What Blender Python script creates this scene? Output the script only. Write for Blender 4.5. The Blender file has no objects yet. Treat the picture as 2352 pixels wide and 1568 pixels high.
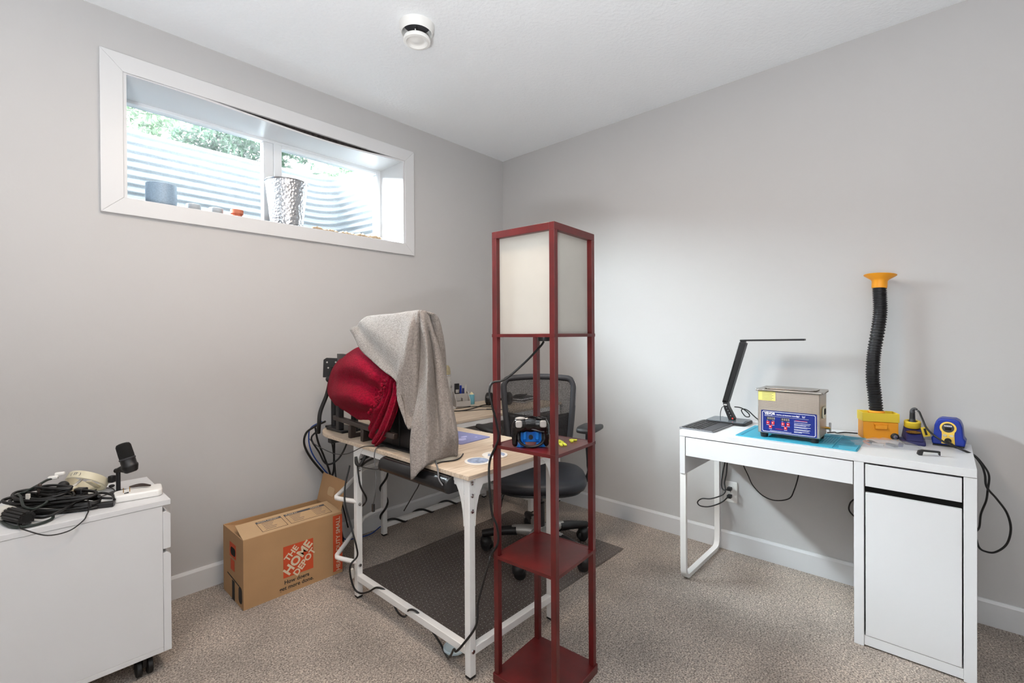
import bpy, bmesh, math, random
from mathutils import Vector, Matrix, noise
random.seed(7)
PI = math.pi
sc = bpy.context.scene
COL = sc.collection

# ------------------------------------------------------------------ camera
cam_d = bpy.data.cameras.new('camera')
cam = bpy.data.objects.new('camera', cam_d); COL.objects.link(cam)
YAW, PITCH, ROLL = 0.7427, -0.0057, -0.0058
fw = Vector((math.cos(YAW)*math.cos(PITCH), math.sin(YAW)*math.cos(PITCH), math.sin(PITCH)))
rt = Vector((math.sin(YAW), -math.cos(YAW), 0)); up = rt.cross(fw)
rt2 = rt*math.cos(ROLL) + up*math.sin(ROLL); up2 = -rt*math.sin(ROLL) + up*math.cos(ROLL)
mw = Matrix((( rt2.x, up2.x, -fw.x, -2.7957), (rt2.y, up2.y, -fw.y, -2.658), (rt2.z, up2.z, -fw.z, 1.2264), (0, 0, 0, 1)))
cam.matrix_world = mw
cam_d.sensor_width = 36.0; cam_d.sensor_fit = 'HORIZONTAL'
cam_d.lens = 1081.2*36/2352
cam_d.shift_y = -10/2352
cam_d.clip_start = 0.02
sc.camera = cam

# ------------------------------------------------------------------ light
SKY_STRENGTH = 4.2
SUN_W = 108.0
FILL_UPLIGHT_W = 77.0
LAMP_W = 18.0
EXPOSURE = 0.22
w = bpy.data.worlds.new('overcast_sky'); sc.world = w; w.use_nodes = True
wn = w.node_tree.nodes; wl = w.node_tree.links
bg = wn['Background']; bg.inputs['Color'].default_value = (0.94, 0.975, 1.0, 1); bg.inputs['Strength'].default_value = SKY_STRENGTH
# hazy sun behind thin cloud, shining through the window onto the right wall
sd = bpy.data.lights.new('hazy_sun', 'SUN'); sd.energy = SUN_W; sd.angle = math.radians(47); sd.color = (0.91, 0.96, 1.0)
so0 = bpy.data.objects.new('hazy_sun', sd); COL.objects.link(so0); so0.location = (-4.5, 4, 4.5)
so0.rotation_euler = Vector((1.36, -1.68, -1.02)).to_track_quat('-Z', 'Y').to_euler()
# daylight portal in the window opening (guides sky light into the room)
ld = bpy.data.lights.new('window_daylight', 'AREA'); ld.shape = 'RECTANGLE'; ld.size = 1.44; ld.size_y = 0.53
ld.cycles.is_portal = True
lo = bpy.data.objects.new('window_daylight', ld); COL.objects.link(lo)
lo.location = (-1.69, 0.33, 2.11); lo.rotation_euler = (-PI/2, 0, 0)
# ceiling lamp of the room, just above the top of the frame
ld = bpy.data.lights.new('ceiling_lamp', 'AREA'); ld.shape = 'DISK'; ld.size = 0.34; ld.energy = LAMP_W; ld.color = (1.0, 0.80, 0.62)
lo = bpy.data.objects.new('ceiling_lamp', ld); COL.objects.link(lo); lo.location = (-1.95, -1.45, 2.56)
# added fill light behind the camera, aimed up to brighten the ceiling
ld = bpy.data.lights.new('fill_uplight', 'AREA'); ld.shape = 'DISK'; ld.size = 0.34; ld.energy = FILL_UPLIGHT_W; ld.color = (0.94, 0.975, 1.0)
lo = bpy.data.objects.new('fill_uplight', ld); COL.objects.link(lo); lo.location = (-3.25, -2.72, 0.95); lo.rotation_euler = (PI, 0, 0)

vs = sc.view_settings
vs.view_transform = 'Standard'; vs.look = 'None'; vs.gamma = 1.0; vs.use_curve_mapping = False
vs.exposure = EXPOSURE
cy = sc.cycles
cy.max_bounces = 6; cy.diffuse_bounces = 4; cy.glossy_bounces = 3; cy.transmission_bounces = 4; cy.transparent_max_bounces = 8
cy.caustics_reflective = False; cy.caustics_refractive = False
cy.use_adaptive_sampling = True; cy.adaptive_threshold = 0.03

# ------------------------------------------------------------------ helpers
def lin(c):
    c = c/255.0
    return c/12.92 if c <= 0.04045 else ((c+0.055)/1.055)**2.4
def rgb(r, g, b): return (lin(r), lin(g), lin(b), 1.0)
MATS = {}
def mat(name, col, rough=0.5, metal=0.0, bump=None, var=None, coat=0.0, sheen=0.0, spec=None, trans=0.0, alpha=1.0, emit=None):
    """procedural principled material; bump=(scale,strength,dist), var=(scale,amount)"""
    m = bpy.data.materials.new(name); m.use_nodes = True; MATS[name] = m
    nt = m.node_tree; N = nt.nodes; L = nt.links; p = N['Principled BSDF']
    c = rgb(*col)
    p.inputs['Base Color'].default_value = c
    p.inputs['Roughness'].default_value = rough; p.inputs['Metallic'].default_value = metal
    if spec is not None: p.inputs['Specular IOR Level'].default_value = spec
    p.inputs['Coat Weight'].default_value = coat
    p.inputs['Sheen Weight'].default_value = sheen
    p.inputs['Transmission Weight'].default_value = trans
    p.inputs['Alpha'].default_value = alpha
    if emit: p.inputs['Emission Color'].default_value = rgb(*emit[:3]); p.inputs['Emission Strength'].default_value = emit[3]
    tc = N.new('ShaderNodeTexCoord')
    v = var or (9.0, 0.06)
    n = N.new('ShaderNodeTexNoise'); n.inputs['Scale'].default_value = v[0]; n.inputs['Detail'].default_value = 4
    L.new(tc.outputs['Object'], n.inputs['Vector'])
    mr = N.new('ShaderNodeMapRange'); mr.inputs['To Min'].default_value = 1-v[1]; mr.inputs['To Max'].default_value = 1+v[1]
    mr.inputs['From Min'].default_value = 0.3; mr.inputs['From Max'].default_value = 0.7
    L.new(n.outputs['Fac'], mr.inputs['Value'])
    mx = N.new('ShaderNodeVectorMath'); mx.operation = 'SCALE'; mx.inputs[0].default_value = c[:3]
    L.new(mr.outputs['Result'], mx.inputs['Scale']); L.new(mx.outputs['Vector'], p.inputs['Base Color'])
    if bump:
        nb = N.new('ShaderNodeTexNoise'); nb.inputs['Scale'].default_value = bump[0]; nb.inputs['Detail'].default_value = 3
        L.new(tc.outputs['Object'], nb.inputs['Vector'])
        b = N.new('ShaderNodeBump'); b.inputs['Strength'].default_value = bump[1]; b.inputs['Distance'].default_value = bump[2] if len(bump) > 2 else 0.01
        L.new(nb.outputs['Fac'], b.inputs['Height']); L.new(b.outputs['Normal'], p.inputs['Normal'])
    return m

class MB:
    def __init__(s): s.v = []; s.f = []
    def add(s, vs_, fs_, M=None):
        o = len(s.v)
        for v in vs_:
            v = Vector(v); s.v.append(M @ v if M is not None else v)
        for f in fs_: s.f.append([i+o for i in f])
        return s
    def box(s, x0, y0, z0, x1, y1, z1, M=None):
        if x0 > x1: x0, x1 = x1, x0
        if y0 > y1: y0, y1 = y1, y0
        if z0 > z1: z0, z1 = z1, z0
        v = [(x0,y0,z0),(x1,y0,z0),(x1,y1,z0),(x0,y1,z0),(x0,y0,z1),(x1,y0,z1),(x1,y1,z1),(x0,y1,z1)]
        return s.add(v, [(0,3,2,1),(4,5,6,7),(0,1,5,4),(1,2,6,5),(2,3,7,6),(3,0,4,7)], M)
    def prism(s, poly, z0, z1, M=None):
        n = len(poly)
        a = sum(poly[i][0]*poly[(i+1)%n][1]-poly[(i+1)%n][0]*poly[i][1] for i in range(n))
        if a < 0: poly = list(reversed(poly))
        v = [(x,y,z0) for x,y in poly]+[(x,y,z1) for x,y in poly]
        f = [list(reversed(range(n))), list(range(n,2*n))]+[(i,(i+1)%n,n+(i+1)%n,n+i) for i in range(n)]
        return s.add(v, f, M)
    def lathe(s, prof, n=24, M=None, cap=True):
        v = []; f = []
        for r, z in prof:
            for i in range(n):
                a = 2*PI*i/n; v.append((r*math.cos(a), r*math.sin(a), z))
        for k in range(len(prof)-1):
            for i in range(n):
                j = (i+1) % n
                f.append((k*n+i, k*n+j, (k+1)*n+j, (k+1)*n+i))
        if cap:
            if prof[0][0] > 1e-6: f.append(list(reversed(range(n))))
            if prof[-1][0] > 1e-6: f.append([(len(prof)-1)*n+i for i in range(n)])
        return s.add(v, f, M)
    def tube(s, pts, r, n=8, closed=False, M=None, cap=True):
        pts = [Vector(p) for p in pts]; m = len(pts)
        rad = (lambda i: r[i]) if isinstance(r, (list, tuple)) else (lambda i: r)
        T = []
        for i in range(m):
            a = pts[(i-1) % m] if (closed or i > 0) else pts[i]
            b = pts[(i+1) % m] if (closed or i < m-1) else pts[i]
            t = (b-a); T.append(t.normalized() if t.length > 1e-9 else Vector((0,0,1)))
        ref = Vector((0,0,1)) if abs(T[0].z) < 0.9 else Vector((1,0,0))
        nrm = (ref - T[0]*ref.dot(T[0])).normalized()
        v = []; f = []
        for i in range(m):
            if i: nrm = (nrm - T[i]*nrm.dot(T[i]))
            if nrm.length < 1e-6: nrm = T[i].orthogonal()
            nrm.normalize(); bn = T[i].cross(nrm)
            for k in range(n):
                a = 2*PI*k/n; v.append(pts[i] + (nrm*math.cos(a)+bn*math.sin(a))*rad(i))
        seg = m if closed else m-1
        for i in range(seg):
            i2 = (i+1) % m
            for k in range(n):
                k2 = (k+1) % n; f.append((i*n+k, i*n+k2, i2*n+k2, i2*n+k))
        if not closed and cap: f.append(list(reversed(range(n)))); f.append([(m-1)*n+k for k in range(n)])
        return s.add(v, f, M)
    def cyl(s, p0, p1, r0, r1=None, n=16, M=None): return s.tube([p0, p1], [r0, r0 if r1 is None else r1], n, M=M)
    def ball(s, c, rx, ry=None, rz=None, nu=16, nv=10, M=None):
        ry = rx if ry is None else ry; rz = rx if rz is None else rz
        prof = [(max(1e-7, math.sin(PI*k/nv)), -math.cos(PI*k/nv)) for k in range(nv+1)]
        T = Matrix.Translation(c) @ Matrix.Diagonal((rx, ry, rz, 1))
        return s.lathe(prof, nu, (M @ T) if M is not None else T, cap=False)
    def grid(s, P, M=None):
        a = len(P); b = len(P[0]); v = [p for row in P for p in row]; f = []
        for i in range(a-1):
            for j in range(b-1): f.append((i*b+j, i*b+j+1, (i+1)*b+j+1, (i+1)*b+j))
        return s.add(v, f, M)

def obj(name, mb, m, parent=None, bevel=0.0, smooth=35, seg=2, solid=0.0, sub=0, remesh=0.0, loc=None, rotz=None):
    me = bpy.data.meshes.new(name); me.from_pydata([tuple(v) for v in mb.v], [], mb.f); me.update()
    bm = bmesh.new(); bm.from_mesh(me); bmesh.ops.remove_doubles(bm, verts=bm.verts, dist=1e-6); bmesh.ops.recalc_face_normals(bm, faces=bm.faces); bm.to_mesh(me); bm.free()
    o = bpy.data.objects.new(name, me); COL.objects.link(o)
    if m is not None: me.materials.append(MATS[m] if isinstance(m, str) else m)
    if smooth:
        for p in me.polygons: p.use_smooth = True
        me.set_sharp_from_angle(angle=math.radians(smooth))
    if remesh:
        md = o.modifiers.new('remesh', 'REMESH'); md.mode = 'VOXEL'; md.voxel_size = remesh; md.use_smooth_shade = True
        md = o.modifiers.new('smooth', 'SMOOTH'); md.iterations = 4
    if solid: md = o.modifiers.new('solid', 'SOLIDIFY'); md.thickness = solid; md.offset = 0
    if sub: md = o.modifiers.new('sub', 'SUBSURF'); md.levels = sub; md.render_levels = sub
    if bevel:
        md = o.modifiers.new('bevel', 'BEVEL'); md.width = bevel; md.segments = seg; md.limit_method = 'ANGLE'; md.angle_limit = math.radians(40)
    if parent is not None: o.parent = parent
    if loc is not None: o.location = loc
    if rotz is not None: o.rotation_euler = (0, 0, rotz)
    return o
def tag(o, label, cat, group=None, kind=None):
    o['label'] = label; o['category'] = cat
    if group: o['group'] = group
    if kind: o['kind'] = kind
    return o
def thing(name, label, cat, loc=(0,0,0), rotz=0.0, group=None):
    o = bpy.data.objects.new(name, None); o.empty_display_size = 0.05; COL.objects.link(o)
    o.location = loc; o.rotation_euler = (0, 0, rotz)
    return tag(o, label, cat, group)
def struct(o): o['kind'] = 'structure'; return o
def bx(*a, M=None): return MB().box(*a, M=M)
def frame(o, x, y):
    x = Vector(x).normalized(); y = Vector(y); y = (y-x*x.dot(y)).normalized(); z = x.cross(y)
    return Matrix(((x.x,y.x,z.x,o[0]),(x.y,y.y,z.y,o[1]),(x.z,y.z,z.z,o[2]),(0,0,0,1)))
def catmull(pts, n=8, closed=False):
    P = [Vector(p) for p in pts]; m = len(P); out = []
    seg = m if closed else m-1
    for i in range(seg):
        p1 = P[i]; p2 = P[(i+1) % m]
        p0 = P[(i-1) % m] if (closed or i > 0) else p1*2-p2
        p3 = P[(i+2) % m] if (closed or i < m-2) else p2*2-p1
        for k in range(n):
            t = k/n; t2 = t*t; t3 = t2*t
            out.append(0.5*((2*p1)+(p2-p0)*t+(2*p0-5*p1+4*p2-p3)*t2+(3*p1-p0-3*p2+p3)*t3))
    if not closed: out.append(P[-1])
    return out
def text_geo(s, size, align='CENTER', bold=0.0, shear=0.0):
    cu = bpy.data.curves.new('t', 'FONT'); cu.body = s; cu.size = size; cu.align_x = align; cu.align_y = 'CENTER'; cu.offset = bold; cu.shear = shear
    cu.resolution_u = 3
    o = bpy.data.objects.new('t', cu); COL.objects.link(o)
    dg = bpy.context.evaluated_depsgraph_get(); ev = o.evaluated_get(dg); me = ev.to_mesh()
    v = [tuple(x.co) for x in me.vertices]; f = [tuple(p.vertices) for p in me.polygons]
    ev.to_mesh_clear(); bpy.data.objects.remove(o); bpy.data.curves.remove(cu)
    return v, f
def rrect(w, h, r, n=5, cx=0, cy=0):
    out = []
    for (sx, sy, a0) in ((1,1,0),(-1,1,PI/2),(-1,-1,PI),(1,-1,1.5*PI)):
        for k in range(n+1):
            a = a0+PI/2*k/n; out.append((cx+sx*(w/2-r)+r*math.cos(a), cy+sy*(h/2-r)+r*math.sin(a)))
    return out
def rotv(v, ax, ang): return Matrix.Rotation(ang, 3, ax) @ Vector(v)

# ------------------------------------------------------------------ materials
mat('wall_paint', (191,189,188), 0.75, bump=(90,0.05,0.004), var=(1.5,0.012))
mat('ceiling_paint', (247,250,253), 0.85, bump=(55,0.35,0.006), var=(3,0.012))
mat('trim_white', (212,212,213), 0.35, var=(3,0.01))
mat('vinyl_white', (240,242,244), 0.35, var=(3,0.01))
mat('white_laminate', (216,217,219), 0.38, var=(2,0.012))
mat('white_metal', (232,231,229), 0.4, var=(4,0.02))
mat('white_plastic', (236,235,232), 0.35, var=(6,0.02))
mat('black_satin', (20,21,24), 0.24, var=(20,0.1))
mat('black_plastic', (24,24,26), 0.42, var=(20,0.1))
mat('black_gloss', (12,12,14), 0.15, var=(10,0.1))
mat('black_rubber', (20,20,21), 0.55, var=(30,0.15), bump=(300,0.08,0.001))
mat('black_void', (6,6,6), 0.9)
mat('keyboard_grey', (112,113,117), 0.45, var=(12,0.05))
mat('dark_grey', (52,52,56), 0.5, var=(12,0.08))
mat('cherry_wood', (88,20,20), 0.36, var=(14,0.26), bump=(60,0.06,0.003), coat=0.15)
mat('shade_paper', (176,172,164), 0.85, var=(12,0.02), trans=0.0)
mat('steel', (186,180,172), 0.27, 1.0, var=(15,0.05))
mat('chrome', (205,205,208), 0.15, 1.0)
mat('galvanised', (152,156,160), 0.5, 0.2, var=(120,0.10))
mat('gunmetal', (70,60,56), 0.4, 0.6, var=(12,0.08))
mat('cardboard', (176,138,98), 0.85, var=(6,0.06), bump=(140,0.08,0.002))
mat('cardboard_pale', (196,164,126), 0.85, var=(6,0.05))
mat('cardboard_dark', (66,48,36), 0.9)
mat('print_orange', (196,74,36), 0.75, var=(12,0.05))
mat('print_black', (40,36,34), 0.75)
mat('print_grey', (84,84,90), 0.75)
mat('print_cream', (214,196,168), 0.8)
mat('print_white', (240,240,244), 0.6)
mat('print_blue', (14,38,124), 0.4, var=(10,0.04))
mat('print_red', (205,30,46), 0.4)
mat('print_yellow', (228,220,128), 0.6, var=(30,0.05))
mat('towel_grey', (138,130,125), 0.95, bump=(260,1.0,0.006), var=(130,0.22), sheen=0.08)
mat('towel_red', (142,2,38), 0.95, bump=(260,1.0,0.006), var=(110,0.3), sheen=0.03, spec=0.15)
mat('yellow_orange', (240,160,30), 0.45, var=(8,0.03))
mat('lemon', (226,196,52), 0.45, var=(8,0.03))
mat('station_blue', (14,46,146), 0.38, var=(8,0.04))
mat('navy_blue', (34,36,96), 0.45, var=(12,0.08))
mat('station_yellow', (240,200,86), 0.45)
mat('brass_wool', (150,110,50), 0.35, 0.9, var=(300,0.5), bump=(400,1.0,0.004))
mat('silicone_blue', (56,156,182), 0.55, var=(10,0.03))
mat('silicone_dark', (30,128,158), 0.6, var=(10,0.03))
mat('holder_blue', (16,122,216), 0.3, var=(10,0.05))
mat('yellow_foam', (226,222,70), 0.6)
mat('grey_plastic', (178,174,170), 0.45)
mat('cream_plastic', (216,208,182), 0.45, var=(10,0.03))
mat('brass', (196,150,70), 0.25, 1.0)
mat('cable_black', (16,16,17), 0.45)
mat('cable_green', (30,40,36), 0.45)
mat('cable_grey', (96,96,98), 0.5)
mat('cable_blue', (28,64,140), 0.45)
mat('cable_white', (210,206,198), 0.5)
mat('pad_purple', (124,126,168), 0.75, var=(16,0.05))
mat('pad_print', (170,168,206), 0.75, var=(30,0.1))
mat('coaster_white', (232,230,226), 0.8)
mat('coaster_blue', (146,162,190), 0.8, var=(60,0.35))
mat('candle_blue', (112,178,196), 0.5, var=(8,0.06))
mat('candle_wax', (232,222,180), 0.5)
mat('silver_paint', (196,194,190), 0.35, 0.4, var=(10,0.02))
mat('mesh_gold', (176,166,136), 0.5, 0.5, bump=(600,0.8,0.003), var=(200,0.2))
mat('seat_fabric', (30,33,40), 0.5, var=(40,0.15), bump=(200,0.1,0.002))
mat('foam_black', (18,17,17), 0.95, bump=(500,0.6,0.003))
mat('terracotta', (206,124,96), 0.8, var=(20,0.06))
mat('pot_blue', (150,172,192), 0.4, var=(160,0.12))
mat('pot_grey', (188,194,200), 0.6, var=(40,0.05))
mat('rope', (214,190,160), 0.9, var=(90,0.18), bump=(300,0.6,0.003))
mat('rope_grey', (130,134,146), 0.8, var=(60,0.3))
mat('insulation', (58,52,50), 0.95, var=(60,0.7), bump=(90,1.0,0.01))
mat('pale_plastic', (196,214,222), 0.35)
mat('bark', (90,74,60), 0.9, var=(10,0.2))
mat('soil', (120,112,96), 0.95, var=(30,0.25))
mat('foundation', (72,72,74), 0.9, var=(12,0.15), bump=(60,0.3,0.01))
mat('gravel', (96,94,92), 0.95, var=(60,0.25), bump=(60,1.0,0.02))
mat('led_red', (255,40,30), 0.4, emit=(255,40,30,3.0))

def nodes(name):
    m = bpy.data.materials.new(name); m.use_nodes = True; MATS[name] = m
    return m, m.node_tree.nodes, m.node_tree.links, m.node_tree.nodes['Principled BSDF']
# carpet: two scales of fibre speckle, broad nap patches, strong fine relief
m, N, L, p = nodes('carpet')
tc = N.new('ShaderNodeTexCoord')
n1 = N.new('ShaderNodeTexNoise'); n1.inputs['Scale'].default_value = 165; n1.inputs['Detail'].default_value = 4; n1.inputs['Roughness'].default_value = 0.7
n2 = N.new('ShaderNodeTexNoise'); n2.inputs['Scale'].default_value = 2.6; n2.inputs['Detail'].default_value = 3
n3 = N.new('ShaderNodeTexNoise'); n3.inputs['Scale'].default_value = 60; n3.inputs['Detail'].default_value = 3
for n in (n1, n2, n3): L.new(tc.outputs['Object'], n.inputs['Vector'])
r1 = N.new('ShaderNodeValToRGB'); e = r1.color_ramp.elements
e[0].position = 0.36; e[0].color = rgb(98,82,70); e[1].position = 0.64; e[1].color = rgb(244,232,219)
k = r1.color_ramp.elements.new(0.5); k.color = rgb(190,174,160)
L.new(n1.outputs['Fac'], r1.inputs['Fac'])
r2 = N.new('ShaderNodeMapRange'); r2.inputs['From Min'].default_value = 0.35; r2.inputs['From Max'].default_value = 0.65; r2.inputs['To Min'].default_value = 0.74; r2.inputs['To Max'].default_value = 1.16
L.new(n2.outputs['Fac'], r2.inputs['Value'])
r3 = N.new('ShaderNodeMapRange'); r3.inputs['From Min'].default_value = 0.3; r3.inputs['From Max'].default_value = 0.7; r3.inputs['To Min'].default_value = 0.80; r3.inputs['To Max'].default_value = 1.2
L.new(n3.outputs['Fac'], r3.inputs['Value'])
mm = N.new('ShaderNodeMath'); mm.operation = 'MULTIPLY'; L.new(r2.outputs['Result'], mm.inputs[0]); L.new(r3.outputs['Result'], mm.inputs[1])
vm = N.new('ShaderNodeVectorMath'); vm.operation = 'SCALE'; L.new(r1.outputs['Color'], vm.inputs[0]); L.new(mm.outputs['Value'], vm.inputs['Scale'])
L.new(vm.outputs['Vector'], p.inputs['Base Color']); p.inputs['Roughness'].default_value = 1.0; p.inputs['Specular IOR Level'].default_value = 0.1; p.inputs['Sheen Weight'].default_value = 0.25
b = N.new('ShaderNodeBump'); b.inputs['Strength'].default_value = 0.9; b.inputs['Distance'].default_value = 0.012
L.new(n1.outputs['Fac'], b.inputs['Height']); L.new(b.outputs['Normal'], p.inputs['Normal'])
# oak laminate with grain along local X
m, N, L, p = nodes('oak')
tc = N.new('ShaderNodeTexCoord'); mp = N.new('ShaderNodeMapping'); mp.inputs['Scale'].default_value = (3, 46, 46)
n1 = N.new('ShaderNodeTexNoise'); n1.inputs['Scale'].default_value = 2.2; n1.inputs['Detail'].default_value = 6; n1.inputs['Distortion'].default_value = 0.6
L.new(tc.outputs['Object'], mp.inputs['Vector']); L.new(mp.outputs['Vector'], n1.inputs['Vector'])
r1 = N.new('ShaderNodeValToRGB'); e = r1.color_ramp.elements
e[0].position = 0.32; e[0].color = rgb(186,164,140); e[1].position = 0.68; e[1].color = rgb(220,204,184)
L.new(n1.outputs['Fac'], r1.inputs['Fac']); L.new(r1.outputs['Color'], p.inputs['Base Color']); p.inputs['Roughness'].default_value = 0.4
# clear pane: mostly transparent, faint reflection, thin film of dust
m, N, L, p = nodes('pane_glass')
out = N['Material Output']
tr = N.new('ShaderNodeBsdfTransparent'); tr.inputs['Color'].default_value = (0.93, 0.97, 0.98, 1)
gl = N.new('ShaderNodeBsdfGlossy'); gl.inputs['Roughness'].default_value = 0.03
df = N.new('ShaderNodeBsdfTranslucent'); df.inputs['Color'].default_value = (0.95, 0.98, 1, 1)
tc = N.new('ShaderNodeTexCoord'); nz = N.new('ShaderNodeTexNoise'); nz.inputs['Scale'].default_value = 60; nz.inputs['Detail'].default_value = 6
L.new(tc.outputs['Object'], nz.inputs['Vector'])
mr = N.new('ShaderNodeMapRange'); mr.inputs['From Min'].default_value = 0.4; mr.inputs['From Max'].default_value = 0.75; mr.inputs['To Min'].default_value = 0.004; mr.inputs['To Max'].default_value = 0.013
L.new(nz.outputs['Fac'], mr.inputs['Value'])
mx = N.new('ShaderNodeMixShader'); mx.inputs[0].default_value = 0.0; L.new(tr.outputs[0], mx.inputs[1]); L.new(gl.outputs[0], mx.inputs[2])
mx2 = N.new('ShaderNodeMixShader'); L.new(mr.outputs['Result'], mx2.inputs[0]); L.new(mx.outputs[0], mx2.inputs[1]); L.new(df.outputs[0], mx2.inputs[2])
L.new(mx2.outputs[0], out.inputs['Surface'])
def film(name, col, clear, rough=0.2, gloss=0.06):
    m, N, L, p = nodes(name); out = N['Material Output']
    tr = N.new('ShaderNodeBsdfTransparent'); p.inputs['Base Color'].default_value = rgb(*col); p.inputs['Roughness'].default_value = rough
    mx = N.new('ShaderNodeMixShader'); mx.inputs[0].default_value = 1-clear
    L.new(tr.outputs[0], mx.inputs[1]); L.new(p.outputs[0], mx.inputs[2]); L.new(mx.outputs[0], out.inputs['Surface'])
    return m, N, L, mx
film('chair_mat_vinyl', (112,102,98), 0.60, 0.22)
film('bag_plastic', (226,230,236), 0.72, 0.08)
film('base_glass', (120,130,138), 0.35, 0.08)
# woven chair mesh: real weave pattern as alpha
m, N, L, mx = film('chair_mesh', (34,33,35), 0.45, 0.6)
tc = N.new('ShaderNodeTexCoord'); wv = N.new('ShaderNodeTexVoronoi'); wv.inputs['Scale'].default_value = 380
L.new(tc.outputs['Object'], wv.inputs['Vector'])
mr = N.new('ShaderNodeMapRange'); mr.inputs['From Min'].default_value = 0.25; mr.inputs['From Max'].default_value = 0.55; mr.inputs['To Min'].default_value = 0.25; mr.inputs['To Max'].default_value = 0.75
L.new(wv.outputs['Distance'], mr.inputs['Value']); L.new(mr.outputs['Result'], mx.inputs[0])
# brushed panel with fine perforation dimples
m, N, L, p = nodes('steel_dimpled')
p.inputs['Base Color'].default_value = rgb(188,178,168); p.inputs['Metallic'].default_value = 1; p.inputs['Roughness'].default_value = 0.3
tc = N.new('ShaderNodeTexCoord'); vo = N.new('ShaderNodeTexVoronoi'); vo.inputs['Scale'].default_value = 260; vo.inputs['Randomness'].default_value = 0.0
L.new(tc.outputs['Object'], vo.inputs['Vector'])
b = N.new('ShaderNodeBump'); b.inputs['Strength'].default_value = 0.5; b.inputs['Distance'].default_value = 0.003
L.new(vo.outputs['Distance'], b.inputs['Height']); L.new(b.outputs['Normal'], p.inputs['Normal'])
m, N, L, p = nodes('hammered_metal')
p.inputs['Base Color'].default_value = rgb(190,192,196); p.inputs['Metallic'].default_value = 1; p.inputs['Roughness'].default_value = 0.38
tc = N.new('ShaderNodeTexCoord'); vo = N.new('ShaderNodeTexVoronoi'); vo.inputs['Scale'].default_value = 70
L.new(tc.outputs['Object'], vo.inputs['Vector'])
b = N.new('ShaderNodeBump'); b.inputs['Strength'].default_value = 0.5; b.inputs['Distance'].default_value = 0.008
L.new(vo.outputs['Distance'], b.inputs['Height']); L.new(b.outputs['Normal'], p.inputs['Normal'])
def leafmat(name, col):
    m, N, L, p = nodes(name); p.inputs['Base Color'].default_value = rgb(*col); p.inputs['Roughness'].default_value = 0.6
    out = N['Material Output']; t = N.new('ShaderNodeBsdfTranslucent'); t.inputs['Color'].default_value = rgb(*col)
    mx = N.new('ShaderNodeMixShader'); mx.inputs[0].default_value = 0.45
    L.new(p.outputs[0], mx.inputs[1]); L.new(t.outputs[0], mx.inputs[2]); L.new(mx.outputs[0], out.inputs['Surface'])
leafmat('leaf_a', (104,126,98)); leafmat('leaf_b', (84,108,88)); leafmat('grass', (90,104,66))

# ------------------------------------------------------------------ room shell
CEIL = 2.638; XL = -3.75; YB = -3.70
struct(obj('floor', bx(XL-.15, YB-.15, -0.1, 0.15, 0.3, 0.0), 'carpet', smooth=0))
struct(obj('ceiling', bx(XL-.15, YB-.15, CEIL, 0.15, 0.3, CEIL+.12), 'ceiling_paint', smooth=0))
WX0, WX1, WZ0, WZ1 = -2.421, -0.962, 1.836, 2.384
wb = MB()
wb.box(XL, 0, 0, 0, .30, WZ0); wb.box(XL, 0, WZ1+.03, 0, .30, CEIL); wb.box(XL, 0, WZ0, WX0, .30, WZ1+.03); wb.box(WX1, 0, WZ0, 0, .30, WZ1+.03)
wlo = struct(obj('wall_left', wb, 'wall_paint', smooth=0)); wlo.data.materials.append(MATS['foundation'])
for p_ in wlo.data.polygons:
    if p_.normal.y > .9 and p_.center.y > .29: p_.material_index = 1
struct(obj('wall_right', bx(0, YB, 0, .14, .30, CEIL), 'wall_paint', smooth=0))
struct(obj('wall_front', bx(XL-.14, YB-.14, 0, .14, YB, CEIL), 'wall_paint', smooth=0))
struct(obj('wall_back', bx(XL-.14, YB, 0, XL, .30, CEIL), 'wall_paint', smooth=0))
def board_prof(h=.107, t=.014): return [(0,0),(t,0),(t,h-.012),(t*.55,h),(0,h)]
def baseboard(name, p0, p1, inward):
    p0 = Vector(p0); p1 = Vector(p1); d = p1-p0; ln = d.length; d.normalize()
    inn = Vector(inward); M = Matrix(((inn.x,0,d.x,p0.x),(inn.y,0,d.y,p0.y),(0,1,0,0),(0,0,0,1)))
    return struct(obj(name, MB().prism(board_prof(), 0, ln, M), 'trim_white', smooth=0))
baseboard('baseboard_left', (XL,0), (0,0), (0,-1))
baseboard('baseboard_right', (0,YB), (0,-.014), (-1,0))
baseboard('baseboard_front', (XL,YB), (-.014,YB), (0,1))
baseboard('baseboard_back', (XL,YB+.014), (XL,-.014), (1,0))

# ------------------------------------------------------------------ window
win = bpy.data.objects.new('window_1', None); COL.objects.link(win); win['kind'] = 'structure'
OX0, OX1, OZ0, OZ1 = -2.499, -0.889, 1.762, 2.462
t = .018
def cas(poly):
    M = Matrix(((1,0,0,0),(0,0,1,-t),(0,1,0,0),(0,0,0,1)))
    obj('casing', MB().prism(poly, 0, t, M), 'trim_white', win, bevel=.002)
cas([(OX0,OZ1),(OX1,OZ1),(WX1,WZ1),(WX0,WZ1)]); cas([(OX0,OZ0),(OX1,OZ0),(WX1,WZ0),(WX0,WZ0)])
cas([(OX0,OZ0),(WX0,WZ0),(WX0,WZ1),(OX0,OZ1)]); cas([(OX1,OZ0),(WX1,WZ0),(WX1,WZ1),(OX1,OZ1)])
JD = .262
obj('jamb', bx(WX0-.001, -.012, WZ0-.012, WX0+.012, JD, WZ1), 'trim_white', win)
obj('jamb', bx(WX1-.012, -.012, WZ0-.012, WX1+.001, JD, WZ1), 'trim_white', win)
obj('sill_board', bx(WX0, -.012, WZ0-.016, WX1, JD, WZ0), 'trim_white', win)
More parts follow.
